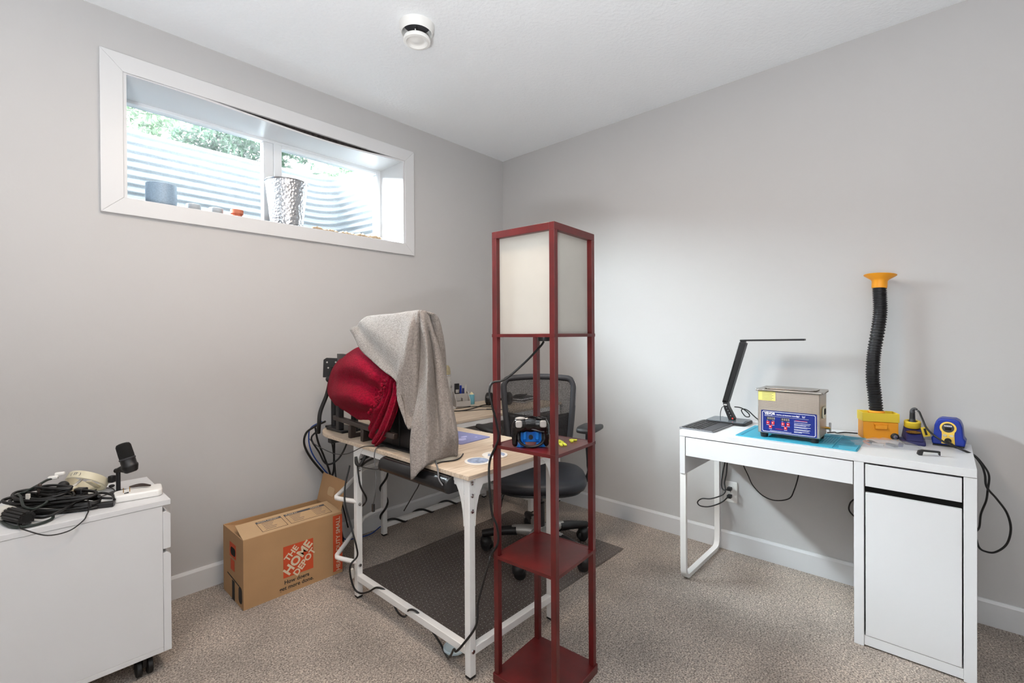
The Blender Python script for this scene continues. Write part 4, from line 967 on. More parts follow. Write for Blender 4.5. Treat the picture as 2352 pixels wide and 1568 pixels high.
zz = [(0,.012),(.028,.016),(.030,.010),(.014,.006),(.026,-.002),(.024,-.010),(-.002,-.012),(-.004,-.006),(.010,-.004),(-.002,.004)]
letter(zz, (-1.447,-1.648,.8385), 1.0, 'yellow foam piece on the lamp shelf nearest the controller')
letter([(0,.010),(.026,.012),(.030,.004),(.026,-.006),(.004,-.008),(.004,-.002),(.018,.000),(.018,.005),(0,.004)], (-1.476,-1.690,.8385), .8, 'yellow foam piece on the lamp shelf nearest the front post')
letter([(0,.008),(.024,.012),(.032,.004),(.026,-.012),(.020,-.010),(.022,.000),(.004,.001)], (-1.408,-1.682,.8385), .7, 'yellow foam piece on the lamp shelf nearest the right post')
lc = cable('cord', [(-1.478,-1.602,1.200),(-1.49,-1.598,1.185),(-1.53,-1.575,1.14),(-1.585,-1.545,1.088),(-1.610,-1.522,1.066),(-1.632,-1.495,1.058),(-1.642,-1.490,1.028),(-1.640,-1.500,.983),(-1.626,-1.507,.921),(-1.618,-1.508,.859),(-1.632,-1.480,.781),(-1.644,-1.490,.695),(-1.642,-1.500,.605),(-1.626,-1.508,.555),(-1.622,-1.508,.498),(-1.636,-1.486,.454),(-1.645,-1.486,.430),(-1.640,-1.450,.340),(-1.650,-1.435,.27),(-1.665,-1.44,.20),(-1.692,-1.400,.128),(-1.700,-1.372,.095),(-1.694,-1.352,.090),(-1.67,-1.29,.020),(-1.63,-1.19,.014),(-1.64,-1.13,.06),(-1.672,-1.10,.1165),(-1.682,-1.06,.113),(-1.64,-.97,.03),(-1.63,-.90,.02),(-1.655,-.86,.10),(-1.680,-.82,.117),(-1.694,-.77,.085),(-1.700,-.71,.060),(-1.712,-.68,.075),(-1.724,-.670,.13),(-1.722,-.665,.18),(-1.690,-.668,.21),(-1.700,-.680,.26),(-1.706,-.665,.31),(-1.708,-.63,.375),(-1.715,-.605,.45),(-1.70,-.58,.52),(-1.66,-.55,.60)], .0042, 'cable_black', 'long black cord')
lc.parent = sl; lc.matrix_parent_inverse = (Matrix.Translation((-1.480,-1.606,0)) @ Matrix.Rotation(math.radians(4.0),4,'Z')).inverted(); del lc['category']

# ------------------------------------------------------------------ L desk: sound bar, coasters, pad
sb = thing('sound_bar', 'black half-round sound bar mounted under the desk edge', 'speaker', (-1.690,-1.10,.660))
prof = [(.05,.052),(-.005,.052),(-.026,.044),(-.040,.026),(-.046,.004),(-.044,-.016),(-.036,-.026),(-.020,-.030),(.05,-.030)]
prof = [(x_*.62 if x_ < 0 else x_, .051+(z_-.052)*.70) for x_, z_ in prof]
obj('grille', MB().prism(prof, -.232, .190, Matrix(((1,0,0,0),(0,0,1,0),(0,1,0,0),(0,0,0,1)))), 'black_satin', sb, smooth=50)
for y_ in (-.244,.190): obj('end_cap', MB().prism([(x_*1.03,z_*1.0-.001) for x_, z_ in prof], y_, y_+.012, Matrix(((1,0,0,0),(0,0,1,0),(0,1,0,0),(0,0,0,1)))), 'black_plastic', sb)
MATS_sb = bpy.data.materials
co = thing('coaster', 'round white coaster with blue print nearest the desk corner', 'coaster', (-1.532,-1.313,DT), .3, 'coasters on the desk')
def coaster(c_, two):
    obj('disc', MB().lathe([(.052,0),(.053,.002),(.052,.004),(.001,.004)], 40), 'coaster_white', c_)
    if not two: obj('print', MB().lathe([(.042,.0042),(.001,.0044)], 36), 'coaster_blue', c_)
    else:
        obj('print', MB().prism([(.042*math.cos(a), .042*math.sin(a)) for a in [math.radians(-60+120*k/12) for k in range(13)]], .0041, .0044), 'coaster_blue', c_)
        obj('print', MB().prism([(-.036,-.012),(-.01,-.018),(-.004,.010),(-.02,.024)], .0041, .0044), 'coaster_blue', c_)
coaster(co, False)
co2 = thing('coaster', 'round white coaster with blue wedges behind the lamp post', 'coaster', (-1.423,-1.298,DT), -.4, 'coasters on the desk'); coaster(co2, True)
mp_ = thing('mouse_pad', 'purple mouse pad with pale print on the desk', 'mouse pad', (-1.30,-.93,DT), math.radians(4))
obj('pad', MB().prism(rrect(.20,.24,.012), 0, .003), 'pad_purple', mp_)
for (x_,y_,r_) in ((-.03,-.05,.03),(.02,-.02,.018),(.0,.04,.025),(.05,-.07,.008)):
    obj('print', MB().prism([(x_+r_*(1+.25*math.sin(3*a))*math.cos(a), y_+r_*.7*math.sin(a)) for a in [2*PI*k/18 for k in range(18)]], .0031, .0034), 'pad_print', mp_)

# ------------------------------------------------------------------ back part of the desk
mc = thing('studio_microphone', 'silver studio microphone on a desk stand', 'microphone', (-.765,-.195,DT), math.radians(20))
obj('base', MB().lathe([(.062,0),(.062,.006),(.05,.012),(.015,.018),(.001,.018)], 36), 'silver_paint', mc, smooth=40)
for s_ in (-1,1): obj('yoke', MB().tube(catmull([(s_*.012,0,.014),(s_*.030,0,.06),(s_*.040,0,.11),(s_*.041,0,.165)],5), .006, 10), 'silver_paint', mc, smooth=60)
MM = Matrix.Translation((0,0,.15)) @ Matrix.Rotation(math.radians(-5),4,'Y')
bd_ = obj('body', MB().lathe([(.028,-.058),(.031,-.052),(.0325,.0),(.033,.070),(.031,.072)], 32, MM), 'silver_paint', mc, smooth=40)
obj('band', MB().lathe([(.0325,.071),(.034,.073),(.034,.079),(.0325,.081)], 32, MM), 'chrome', mc, smooth=40)
obj('grille', MB().lathe([(.030,.080),(.031,.10),(.029,.125),(.020,.140),(.008,.144),(.001,.145)], 28, MM), 'mesh_gold', mc, smooth=50)
obj('dial', MB().cyl((0,-.032,0),(0,-.038,0),.009,M=MM), 'chrome', bd_)
obj('mute_button', MB().cyl((0,-.032,.03),(0,-.035,.03),.004,M=MM), 'grey_plastic', bd_)
obj('mount_plug', MB().cyl((.005,0,-.058),(.005,0,-.085),.005,M=MM), 'black_plastic', bd_)
og = thing('desk_organizer', 'light grey stepped desk organizer beside the microphone', 'organizer', (-.622,-.182,DT), math.radians(-24))
pr = [(-.045,0),(.045,0),(.045,.098),(.012,.098),(-.045,.04)]
for y_ in (-.052,.048): obj('side', MB().prism(pr, y_, y_+.004, Matrix(((0,1,0,0),(1,0,0,0),(0,0,1,0),(0,0,0,1))) @ Matrix(((0,0,1,0),(1,0,0,0),(0,1,0,0),(0,0,0,1))) if False else Matrix(((0,0,1,0),(1,0,0,0),(0,1,0,0),(0,0,0,1)))), 'grey_plastic', og)
obj('back', bx(-.048,.041,.004,.048,.045,.098), 'grey_plastic', og); obj('divider', bx(-.048,.008,.004,.048,.012,.085), 'grey_plastic', og); obj('front', bx(-.048,-.045,.004,.048,-.041,.040), 'grey_plastic', og)
obj('divider', bx(-.002,-.041,.004,.002,.008,.06), 'grey_plastic', og); obj('base', bx(-.050,-.046,0,.050,.046,.004), 'dark_grey', og)
def inorg(x_, y_, z_, rz=0.0): return tuple(Vector((-.622,-.182,DT)) + Matrix.Rotation(math.radians(-24),3,'Z') @ Vector((x_, y_, z_)))
c_ = thing('remote_control', 'dark remote control standing in the desk organizer', 'remote', inorg(-.026,.026,.006), math.radians(-14))
obj('case', bx(-.018,-.006,0,.018,.006,.150), 'black_plastic', c_, bevel=.003); obj('display', bx(-.012,-.0066,.085,.012,-.0062,.108), 'grey_plastic', c_)
tag(obj('marker_pen', MB().cyl((0,0,0),(.004,.004,.135),.008), 'station_blue', loc=inorg(.002,.026,.006)), 'thick blue marker standing in the desk organizer', 'pen')
tag(obj('marker_pen', MB().cyl((0,0,0),(.006,.002,.115),.007), 'navy_blue', loc=inorg(.018,.026,.006)), 'dark navy marker standing in the desk organizer', 'pen')
tag(obj('pencil', MB().cyl((0,0,0),(.012,.002,.140),.004), 'cable_white', loc=inorg(.034,.026,.006)), 'slim white pencil leaning in the desk organizer', 'pencil')
tag(obj('small_box', bx(-.012,-.012,0,.012,.012,.034), 'dark_grey', loc=inorg(-.022,-.018,.0042), rotz=math.radians(-14), bevel=.002), 'small dark box in the front of the desk organizer', 'box')
tag(obj('small_box', bx(-.014,-.010,0,.014,.010,.022), 'cream_plastic', loc=inorg(.024,-.020,.0042), rotz=math.radians(-14), bevel=.002), 'small cream box in the front of the desk organizer', 'box')
cd = thing('candle', 'pale blue pillar candle beside the desk organizer', 'candle', (-.512,-.165,DT))
obj('pillar', MB().lathe([(.020,0),(.021,.002),(.021,.066),(.018,.070)], 28, cap=True), 'candle_blue', cd, smooth=40)
obj('tip', MB().lathe([(.0175,.069),(.010,.078),(.003,.086),(.001,.088)], 20), 'candle_wax', cd, smooth=40)
hp_ = thing('headphones', 'black over-ear headphones lying on the desk behind the lamp', 'headphones', (-.42,-.345,DT), math.radians(-38))
for s_ in (-1,1):
    cu_ = obj('ear_cup', MB().lathe([(.001,-.020),(.030,-.020),(.043,-.012),(.045,.0),(.043,.012),(.034,.018),(.001,.018)], 30, Matrix.Translation((s_*.072,0,.046)) @ Matrix.Rotation(PI/2+.25*s_,4,'Z') @ Matrix.Rotation(PI/2,4,'X')), 'black_plastic', hp_, smooth=40)
    obj('ear_pad', MB().tube([(s_*.072-s_*.02, .033*math.cos(2*PI*k/24), .046+.033*math.sin(2*PI*k/24)) for k in range(24)], .011, 10, closed=True), 'foam_black', cu_, smooth=60)
    obj('yoke', bx(s_*.088-.003,-.012,.03,s_*.088+.003,-.05,.06), 'black_plastic', hp_, bevel=.002)
obj('headband', MB().tube(catmull([(-.080,.01,.07),(-.078,.07,.05),(-.05,.125,.025),(0,.145,.018),(.05,.125,.025),(.078,.07,.05),(.080,.01,.07)],6), .009, 10), 'black_rubber', hp_, smooth=60)
def book(name, label, x_, y_, z_, w_, d_, h_, rz, m, spiral=False):
    b_ = thing(name, label, 'notebook', (x_,y_,z_), rz)
    obj('cover', bx(-w_/2,-d_/2,h_-.002,w_/2,d_/2,h_), m, b_); obj('cover', bx(-w_/2,-d_/2,0,w_/2,d_/2,.002), m, b_)
    obj('pages', bx(-w_/2+.004,-d_/2+.003,.002,w_/2-.004,d_/2-.003,h_-.002), 'print_white', b_)
    if spiral:
        for k in range(22): obj('ring', MB().tube([(-w_/2+.008+(w_-.016)*k/21, -d_/2+.004*math.cos(a)-.001, h_/2+(h_/2+.002)*math.sin(a)) for a in [2*PI*q/8 for q in range(8)]], .0012, 5, closed=True), 'cable_white', b_)
    return b_
book('spiral_notebook', 'black spiral notebook at the bottom of the stack behind the chair', -.150,-.330,DT, .20,.17,.012, math.radians(10), 'dark_grey', True)
book('notebook', 'black notebook on top of the spiral notebook', -.145,-.310,DT+.0145, .19,.16,.014, math.radians(3), 'dark_grey')
gl2 = thing('sunglasses_case', 'soft black pouch lying on the notebooks', 'pouch', (-.165,-.318,DT+.029), math.radians(-10))
obj('pouch', MB().ball((0,0,.010), .055, .026, .011), 'foam_black', gl2, smooth=60); obj('strap', MB().tube(catmull([(.03,-.01,.014),(.05,-.02,.018),(.06,0,.014),(.045,.015,.012)],5), .004, 7), 'black_rubber', gl2)
cable('desk_cable', [(-.80,-.20,DT+.003),(-.758,-.231,DT+.003),(-.688,-.256,DT+.003),(-.591,-.281,DT+.003),(-.546,-.345,DT+.003),(-.50,-.42,DT+.003)], .0026, 'cable_black', 'black cable on the desk running nearest the silver microphone')
cable('desk_cable', [(-.87,-.31,DT+.004),(-.826,-.316,DT+.004),(-.773,-.352,DT+.004),(-.666,-.34,DT+.004),(-.548,-.310,DT+.008),(-.47,-.32,DT+.010)], .0036, 'cable_black', 'thicker black cable leading to the headphones on the desk')
dc = cable('desk_cable', [(-.86,-.29,DT+.0025),(-.811,-.320,DT+.0025),(-.729,-.380,DT+.0025),(-.639,-.417,DT+.0025),(-.583,-.483,DT+.0025),(-.54,-.53,DT+.0025)], .0022, 'cable_black', 'black cable with inline control near the desk front edge')
obj('inline_control', MB().tube([(-.625,-.432,DT+.004),(-.602,-.458,DT+.004)], .0042, 8), 'black_plastic', dc)

# ------------------------------------------------------------------ covered screens on the desk
mo = thing('monitor', 'black monitor standing on the desk hidden under towels', 'monitor', (-1.585,-.870,DT))
obj('panel', bx(-.020,-.195,.040,.022,.225,.548), 'black_plastic', mo, bevel=.006)
obj('screen', bx(.022,-.185,.060,.0235,.215,.540), 'black_gloss', mo)
obj('neck', bx(-.030,-.03,.006,-.015,.03,.30), 'black_plastic', mo, bevel=.003)
obj('base', MB().prism(rrect(.11,.32,.01), 0, .008), 'black_plastic', mo, bevel=.002)
obj('skirt', bx(-.026,-.205,.008,-.018,.215,.09), 'black_plastic', mo, bevel=.002)
m2 = thing('monitor', 'black curved monitor under the red towel near the desk corner', 'monitor', (-1.575,-.47,DT))
rows = []
for i in range(9):
    u = -1+2*i/8; rows.append([(-.03+.03*u*u, .17*u, .13), (-.03+.03*u*u, .17*u, .40)])
obj('panel', MB().grid(rows), 'black_plastic', m2, solid=.03)
obj('post', MB().cyl((.02,.06,.0),(.02,.06,.30),.018), 'black_plastic', m2); obj('base', bx(-.055,.05,0,.05,.22,.014), 'black_plastic', m2, bevel=.004)
obj('post_column', bx(-.055,.085,.014,-.025,.115,.18), 'black_plastic', m2, bevel=.003)
# monitor riser: dark metal bar on feet
rs = thing('monitor_riser', 'dark brown metal riser bar along the desk below the towels', 'monitor stand', (-1.640,-.60,DT))
obj('bar', MB().box(-.012,-.36,.058,.012,.285,.082, M=Matrix.Rotation(math.radians(-5),4,'Z')), 'gunmetal', rs, bevel=.004)
obj('bar', MB().box(.15,-.07,.058,.174,.10,.082), 'gunmetal', rs, bevel=.004)
for y_ in (.060,-.055):
    obj('foot', MB().box(-.016,y_-.012,0,.014,y_+.012,.060), 'gunmetal', rs, bevel=.003); obj('cross_bar', bx(.0,y_-.01,.0,.17,y_+.01,.020), 'gunmetal', rs, bevel=.003)
# wall-side monitor arm bracket
ma = thing('screen_mount', 'black metal monitor arm bracket beside the red towel', 'monitor arm', (-1.575,-.215,DT))
br = MB().prism([(-.050,.270),(.06,.270),(.06,.345),(.055,.372),(-.030,.376),(-.046,.366)], -.008, .008, frame((0,0,0),(.72,-.69,0),(0,0,1)))
obj('bracket_plate', br, 'black_plastic', ma, bevel=.003)
for (x_, z_) in ((-.026,.352),(-.020,.322),(.02,.352)):
    obj('bolt_hole', MB().cyl((0,0,0),(0,0,.002),.0045,n=12,M=frame((0,0,0),(.72,-.69,0),(0,0,1)) @ Matrix.Translation((x_,z_,.0075))), 'grey_plastic', ma)
obj('pole', MB().cyl((.0,-.015,.0),(.0,-.015,.33),.016), 'black_plastic', ma)
obj('knuckle', MB().ball((-.012,.0,.262), .026, .02, .022), 'black_plastic', ma, smooth=60)
obj('clamp', bx(-.035,-.05,0,.035,.02,.012), 'black_plastic', ma, bevel=.003)
obj('gas_strut', MB().cyl((-.018,.0,.26),(.03,-.07,.10),.007), 'chrome', ma)
obj('desk_clamp', bx(-.03,-.04,-.08,.03,.0,-.0165), 'black_plastic', ma, bevel=.003)

# ------------------------------------------------------------------ towels: strands of points, top to hem, interpolated both ways
GT=[
 [(-1.63,-0.647,1.31),(-1.645,-0.634,1.292),(-1.65,-0.602,1.274),(-1.655,-0.583,1.264),(-1.66,-0.563,1.254)],
 [(-1.63,-0.76,1.311),(-1.65,-0.752,1.265),(-1.66,-0.735,1.222),(-1.665,-0.721,1.186),(-1.67,-0.706,1.151)],
 [(-1.63,-0.873,1.311),(-1.65,-0.875,1.244),(-1.66,-0.87,1.178),(-1.67,-0.871,1.122),(-1.68,-0.873,1.079)],
 [(-1.63,-0.977,1.316),(-1.65,-0.974,1.234),(-1.66,-0.969,1.161),(-1.67,-0.973,1.08),(-1.68,-0.99,1.018)],
 [(-1.63,-1.033,1.317),(-1.66,-1.044,1.225),(-1.675,-1.034,1.118),(-1.69,-1.005,0.975),(-1.7,-1.085,0.861)],
 [(-1.63,-1.063,1.314),(-1.63,-1.053,1.189),(-1.64,-1.065,1.029),(-1.66,-1.079,0.89),(-1.69,-1.117,0.857)],
 [(-1.625,-1.074,1.312),(-1.61,-1.058,1.171),(-1.64,-1.079,0.994),(-1.7,-1.114,0.831),(-1.73,-1.151,0.684)],
 [(-1.62,-1.085,1.31),(-1.64,-1.133,1.155),(-1.66,-1.157,0.985),(-1.69,-1.182,0.839),(-1.73,-1.21,0.718)],
 [(-1.61,-1.089,1.307),(-1.58,-1.089,1.143),(-1.6,-1.136,0.968),(-1.64,-1.193,0.832),(-1.686,-1.215,0.740)],
 [(-1.59,-1.085,1.301),(-1.57,-1.12,1.143),(-1.585,-1.175,0.969),(-1.61,-1.229,0.832),(-1.604,-1.200,0.740)],
 [(-1.56,-1.053,1.287),(-1.53,-1.087,1.132),(-1.54,-1.157,0.964),(-1.565,-1.228,0.834),(-1.552,-1.212,0.740)],
 [(-1.532,-.997,1.285),(-1.501,-1.031,1.129),(-1.51,-1.103,.956),(-1.535,-1.175,.825),(-1.522,-1.159,.745)],
]
RT=[
 [(-1.6,-0.433,1.134),(-1.6,-0.295,1.071),(-1.61,-0.251,1.0),(-1.62,-0.251,0.927),(-1.62,-0.322,0.876),(-1.62,-0.409,0.851)],
 [(-1.61,-0.529,1.162),(-1.66,-0.493,1.078),(-1.69,-0.493,1.012),(-1.69,-0.488,0.942),(-1.66,-0.481,0.881),(-1.63,-0.51,0.837)],
 [(-1.62,-0.655,1.152),(-1.68,-0.681,1.076),(-1.7,-0.665,1.011),(-1.7,-0.648,0.95),(-1.67,-0.62,0.883),(-1.64,-0.61,0.829)],
 [(-1.63,-0.765,1.103),(-1.67,-0.775,1.039),(-1.69,-0.772,0.988),(-1.69,-0.745,0.933),(-1.67,-0.702,0.88),(-1.65,-0.675,0.838)],
 [(-1.64,-0.847,1.066),(-1.65,-0.831,1.014),(-1.66,-0.819,0.966),(-1.67,-0.799,0.925),(-1.67,-0.766,0.886),(-1.66,-0.737,0.838)],
 [(-1.64,-0.881,1.045),(-1.66,-0.888,1.0),(-1.67,-0.876,0.953),(-1.68,-0.857,0.909),(-1.68,-0.814,0.862),(-1.67,-0.746,0.794)],
 [(-1.64,-0.904,1.026),(-1.65,-0.899,0.981),(-1.66,-0.89,0.934),(-1.66,-0.859,0.884),(-1.67,-0.819,0.813),(-1.67,-0.768,0.758)],
 [(-1.64,-0.924,1.01),(-1.66,-0.944,0.97),(-1.67,-0.939,0.921),(-1.68,-0.921,0.865),(-1.68,-0.869,0.797),(-1.67,-0.793,0.737)],
 [(-1.64,-0.943,0.996),(-1.64,-0.94,0.955),(-1.65,-0.941,0.91),(-1.66,-0.919,0.853),(-1.66,-0.865,0.783),(-1.66,-0.801,0.739)],
]
def drape(G, over, nu, nv, fold, extra):
    # prepend rows that carry the cloth over the support to its far side
    S_ = []
    for s_ in G:
        s_ = [Vector(p_) for p_ in s_]
        S_.append([s_[0]+Vector(o_) for o_ in over]+s_)
    cols = [catmull(s_, nv) for s_ in S_]
    rows = []
    for k in range(len(cols[0])): rows.append(catmull([c_[k] for c_ in cols], nu))
    out = []; nr = len(rows); nc = len(rows[0]); i0 = len(over)*nv
    for i, row in enumerate(rows):
        r2 = []; a_ = max(0.0, (i-i0)/max(1, nr-1-i0))
        for j, p_ in enumerate(row):
            b_ = j/(nc-1)
            n1_ = noise.noise((p_.x*9, p_.y*9, p_.z*4+3)); n2_ = noise.noise((p_.x*24, p_.y*24, p_.z*12))+.35*noise.noise((p_.x*70, p_.y*70, p_.z*70))
            r2.append(p_+Vector((-1,-.6,0)).normalized()*(fold*n1_+fold*.4*n2_+extra(a_, b_)))
        out.append(r2)
    return out
def fold_grey(a, b):
    s_ = 0.0
    if b > .34: s_ += .010*math.sin(2*PI*(b*9.0+.25*math.sin(a*3)))*min(1, a*2.2+.1)*min(1, (b-.34)/.08)
    else: s_ += .009*math.sin(2*PI*(a*1.5-b*2.2))*min(1, a*3)*(1-b/.34*.4)
    return s_
def fold_red(a, b):
    g_ = max(0.0, 1-abs(b-.5)/.55)
    s_ = .032*math.sin(2*PI*(a*2.1-.25+.22*math.sin(b*5)))*min(1, b/.22)*min(1, max(0, (.62-b)/.2))
    if b >= .5: s_ += .010*math.sin(2*PI*b*9)*min(1, a*2+.3)*min(1, (b-.5)/.1)
    return s_
gt = obj('grey_towel', MB().grid(drape(GT, [(.10,.02,-.30),(.085,.01,-.12),(.05,.004,-.004),(.02,0,.006)], 9, 10, .008, fold_grey)), 'towel_grey', solid=.006, smooth=80)
tag(gt, 'grey bath towel draped over the tall monitor', 'towel')
rt_ = obj('red_towel', MB().grid(drape(RT, [(.12,.02,-.10),(.07,.01,-.01)], 9, 9, .007, fold_red)), 'towel_red', solid=.006, smooth=80)
tag(rt_, 'crimson red towel gathered under the grey towel', 'towel')
fx_ = MB()
for k in range(34):
    u = k/33; c_ = Vector((-1.672,-.893,1.03)).lerp(Vector((-1.69,-.80,.875)), u)+Vector((random.uniform(-.012,.002), random.uniform(-.016,.016), random.uniform(-.006,.006)))
    fx_.ball(c_, random.uniform(.004,.008), nu=8, nv=6)
obj('fringe', fx_, 'towel_red', rt_, smooth=60)

# ------------------------------------------------------------------ cables behind and under the corner of the desk
cable('cable_sleeve', [(-1.585,-.215,1.00),(-1.600,-.20,.91),(-1.632,-.19,.82),(-1.640,-.19,.76),(-1.63,-.16,.70)], .0105, 'black_rubber', 'thick black cable sleeve bowing down behind the red towel', n=12)
KG = 'cables hanging behind the desk corner'
cable('hanging_cable', [(-1.60,-.18,.76),(-1.640,-.12,.725),(-1.668,-.09,.691),(-1.672,-.08,.631),(-1.632,-.07,.548),(-1.553,-.06,.443),(-1.517,-.06,.415),(-1.496,-.06,.443),(-1.495,-.065,.534),(-1.50,-.08,.66)], .006, 'cable_black', 'thick black cable in a deep loop nearest the left wall', KG)
cable('hanging_cable', [(-1.60,-.14,.755),(-1.645,-.10,.72),(-1.650,-.085,.660),(-1.638,-.08,.60),(-1.609,-.075,.54),(-1.562,-.07,.473),(-1.525,-.065,.419),(-1.498,-.06,.324),(-1.46,-.05,.15),(-1.431,-.05,.03),(-1.36,-.06,.012),(-1.27,-.07,.010),(-1.192,-.06,.03)], .0036, 'cable_blue', 'blue network cable hanging behind the cardboard box', KG)
cable('hanging_cable', [(-1.60,-.09,.70),(-1.640,-.24,.667) if False else (-1.640,-.095,.66),(-1.60,-.10,.58),(-1.575,-.11,.52),(-1.545,-.12,.505),(-1.50,-.13,.53),(-1.46,-.14,.60),(-1.44,-.15,.70)], .005, 'cable_black', 'black cable in a short loop under the rounded desk corner', KG)
cable('hanging_cable', [(-1.62,-.10,.72),(-1.605,-.10,.64),(-1.570,-.10,.546),(-1.535,-.10,.437),(-1.495,-.08,.26),(-1.464,-.065,.141),(-1.44,-.06,.02)], .0055, 'cable_black', 'straight black cable dropping behind the cardboard box flap', KG)
cable('hanging_cable', [(-1.560,-.12,.68),(-1.53,-.11,.62),(-1.510,-.10,.50),(-1.50,-.10,.40),(-1.46,-.09,.25),(-1.42,-.08,.10)], .004, 'cable_black', 'slim black cable dropping beside the far desk leg', KG)
cable('thin_wire', [(-1.64,-.06,.66),(-1.655,-.16,.645),(-1.690,-.35,.651),(-1.706,-.507,.657),(-1.708,-.629,.681),(-1.704,-.740,.726),(-1.685,-.775,.7335),(-1.625,-.857,.7335),(-1.58,-.93,.7335)], .002, 'cable_black', 'thin black wire crossing the desk edge below the red towel')
vw = cable('usb_cord', [(-1.672,-.825,.735),(-1.690,-.838,.735),(-1.699,-.842,.726),(-1.702,-.841,.689),(-1.70,-.851,.624),(-1.70,-.843,.547),(-1.69,-.812,.49)], .0024, 'cable_grey', 'thin grey cord dangling off the desk edge with a plug end')
obj('plug', MB().box(-.005,-.006,-.028,.005,.006,.006, M=Matrix.Translation((-1.688,-.806,.478))), 'black_plastic', vw, bevel=.001)
cable('leg_tie', [(-1.684,-.655,.665),(-1.690,-.668,.640),(-1.686,-.688,.632),(-1.675,-.695,.650),(-1.660,-.700,.675),(-1.640,-.705,.695)], .008, 'black_rubber', 'black cable tie strap wrapped around the desk leg')
cable('leg_cable', [(-1.686,-.668,.640),(-1.695,-.695,.588),(-1.690,-.705,.537),(-1.655,-.690,.476),(-1.635,-.640,.431),(-1.64,-.607,.40),(-1.66,-.595,.33)], .0042, 'cable_black', 'black cable bent beside the left desk leg')
cable('leg_cable', [(-1.65,-.605,.56),(-1.655,-.62,.588),(-1.65,-.678,.636),(-1.64,-.755,.673),(-1.63,-.79,.69)], .005, 'cable_black', 'black cable arching up under the desk top')
cable('leg_cable', [(-1.66,-.640,.645),(-1.65,-.68,.656),(-1.645,-.711,.672),(-1.63,-.74,.69)], .004, 'cable_black', 'short black cable near the underside of the desk')
cable('speaker_wire', [(-1.690,-.68,.631),(-1.705,-.763,.640),(-1.708,-.853,.650),(-1.700,-.90,.660)], .002, 'cable_black', 'thin black wire running to the sound bar end')
cable('speaker_wire', [(-1.62,-1.15,.7335),(-1.655,-1.205,.7335),(-1.692,-1.262,.7335),(-1.699,-1.275,.722),(-1.715,-1.30,.70),(-1.722,-1.33,.685)], .003, 'cable_grey', 'short grey wire over the desk edge at the sound bar')
cable('towel_wire', [(-1.665,-1.225,.7335),(-1.637,-1.222,.7335),(-1.587,-1.240,.7335),(-1.545,-1.225,.7335),(-1.50,-1.19,.7335)], .0026, 'cable_black', 'black wire peeking out below the grey towel hem')
cable('dangling_wire', [(-1.60,-1.03,.70),(-1.60,-1.026,.607),(-1.60,-.982,.544),(-1.60,-.91,.455)], .0025, 'cable_black', 'stiff black wire hanging down below the sound bar')
# spiral cable wrap around the back foot rail and leg
sp = thing('spiral_wrap', 'black cable wound in a spiral around the rear foot rail', 'cable', (0,0,0))
pts = []
for k in range(190):
    u = k/189; x_ = -1.185+.83*u; a = 2*PI*(u*3.9)+.6; pts.append((x_, -.126+.021*math.cos(a), .062+.021*math.sin(a)))
obj('wrap', MB().tube(pts, .0068, 8), 'cable_black', sp, smooth=60)
pts = []
for k in range(120):
    u = k/119; z_ = .10+.56*u; a = 2*PI*(u*3.2)+2.0; pts.append((-1.211+.022*math.cos(a), -.131+.022*math.sin(a), z_))
obj('wrap', MB().tube(pts, .0065, 8), 'cable_black', sp, smooth=60)

# ------------------------------------------------------------------ small things on the floor
pl_ = obj('plastic_disc', MB().lathe([(.042,0),(.045,.003),(.045,.009),(.041,.011),(.038,.006),(.001,.005)], 32), 'pale_plastic', loc=(-1.612,-1.262,.0115), smooth=40)
tag(pl_, 'pale blue plastic disc on the floor beside the foot rail', 'plastic disc')
pp = MB()
for i in range(1): pp.ball((0,0,.02), .012, .012, .024, nu=16, nv=12)
for i, v in enumerate(pp.v): pp.v[i] = v*(1+.28*noise.noise(v*60))
tag(obj('paper_scrap', pp, 'cable_white', loc=(-1.696,-.632,.10), smooth=20), 'crumpled pale tape ball stuck on the left desk leg', 'tape')

# ------------------------------------------------------------------ things on the drawer cabinet
dm = thing('dynamic_microphone', 'black podcast microphone on a short stand on the cabinet', 'microphone', (-2.492,-.329,CT))
obj('base', MB().lathe([(.030,0),(.030,.004),(.010,.008),(.001,.008)], 28), 'black_plastic', dm)
obj('rod', MB().cyl((0,0,.004),(0,0,.088),.0072), 'black_plastic', dm)
rv = Vector((.676,-.737,0))
obj('knob', MB().ball(tuple(-rv*.007+Vector((0,0,.084))), .009), 'black_plastic', dm, smooth=60)
obj('swivel', MB().tube([tuple(rv*-.008+Vector((0,0,.083))), tuple(rv*.012+Vector((0,0,.090))), tuple(rv*.030+Vector((0,0,.088)))], [.008,.012,.013], 12), 'black_plastic', dm, smooth=60)
ax_ = (rv*-.30+Vector((0,0,.95))).normalized()
c0 = rv*.052+Vector((0,0,.078))
MM = frame(tuple(c0), tuple(Vector(fw).cross(ax_).normalized()), (0,0,1)); zx = ax_.orthogonal().normalized()
MZ = Matrix(((zx.x, ax_.cross(zx).x, ax_.x, c0.x),(zx.y, ax_.cross(zx).y, ax_.y, c0.y),(zx.z, ax_.cross(zx).z, ax_.z, c0.z),(0,0,0,1)))
obj('body', MB().lathe([(.015,.0),(.021,.004),(.025,.016),(.027,.022),(.027,.028),(.0245,.032),(.0245,.052)], 30, MZ), 'black_plastic', dm, smooth=40)
obj('ring', MB().lathe([(.0245,.051),(.0265,.053),(.0265,.056),(.0245,.058)], 30, MZ), 'dark_grey', dm)
obj('foam_grille', MB().lathe([(.024,.057),(.0245,.07),(.0238,.105),(.020,.113),(.012,.116),(.001,.117)], 30, MZ), 'foam_black', dm, smooth=50)
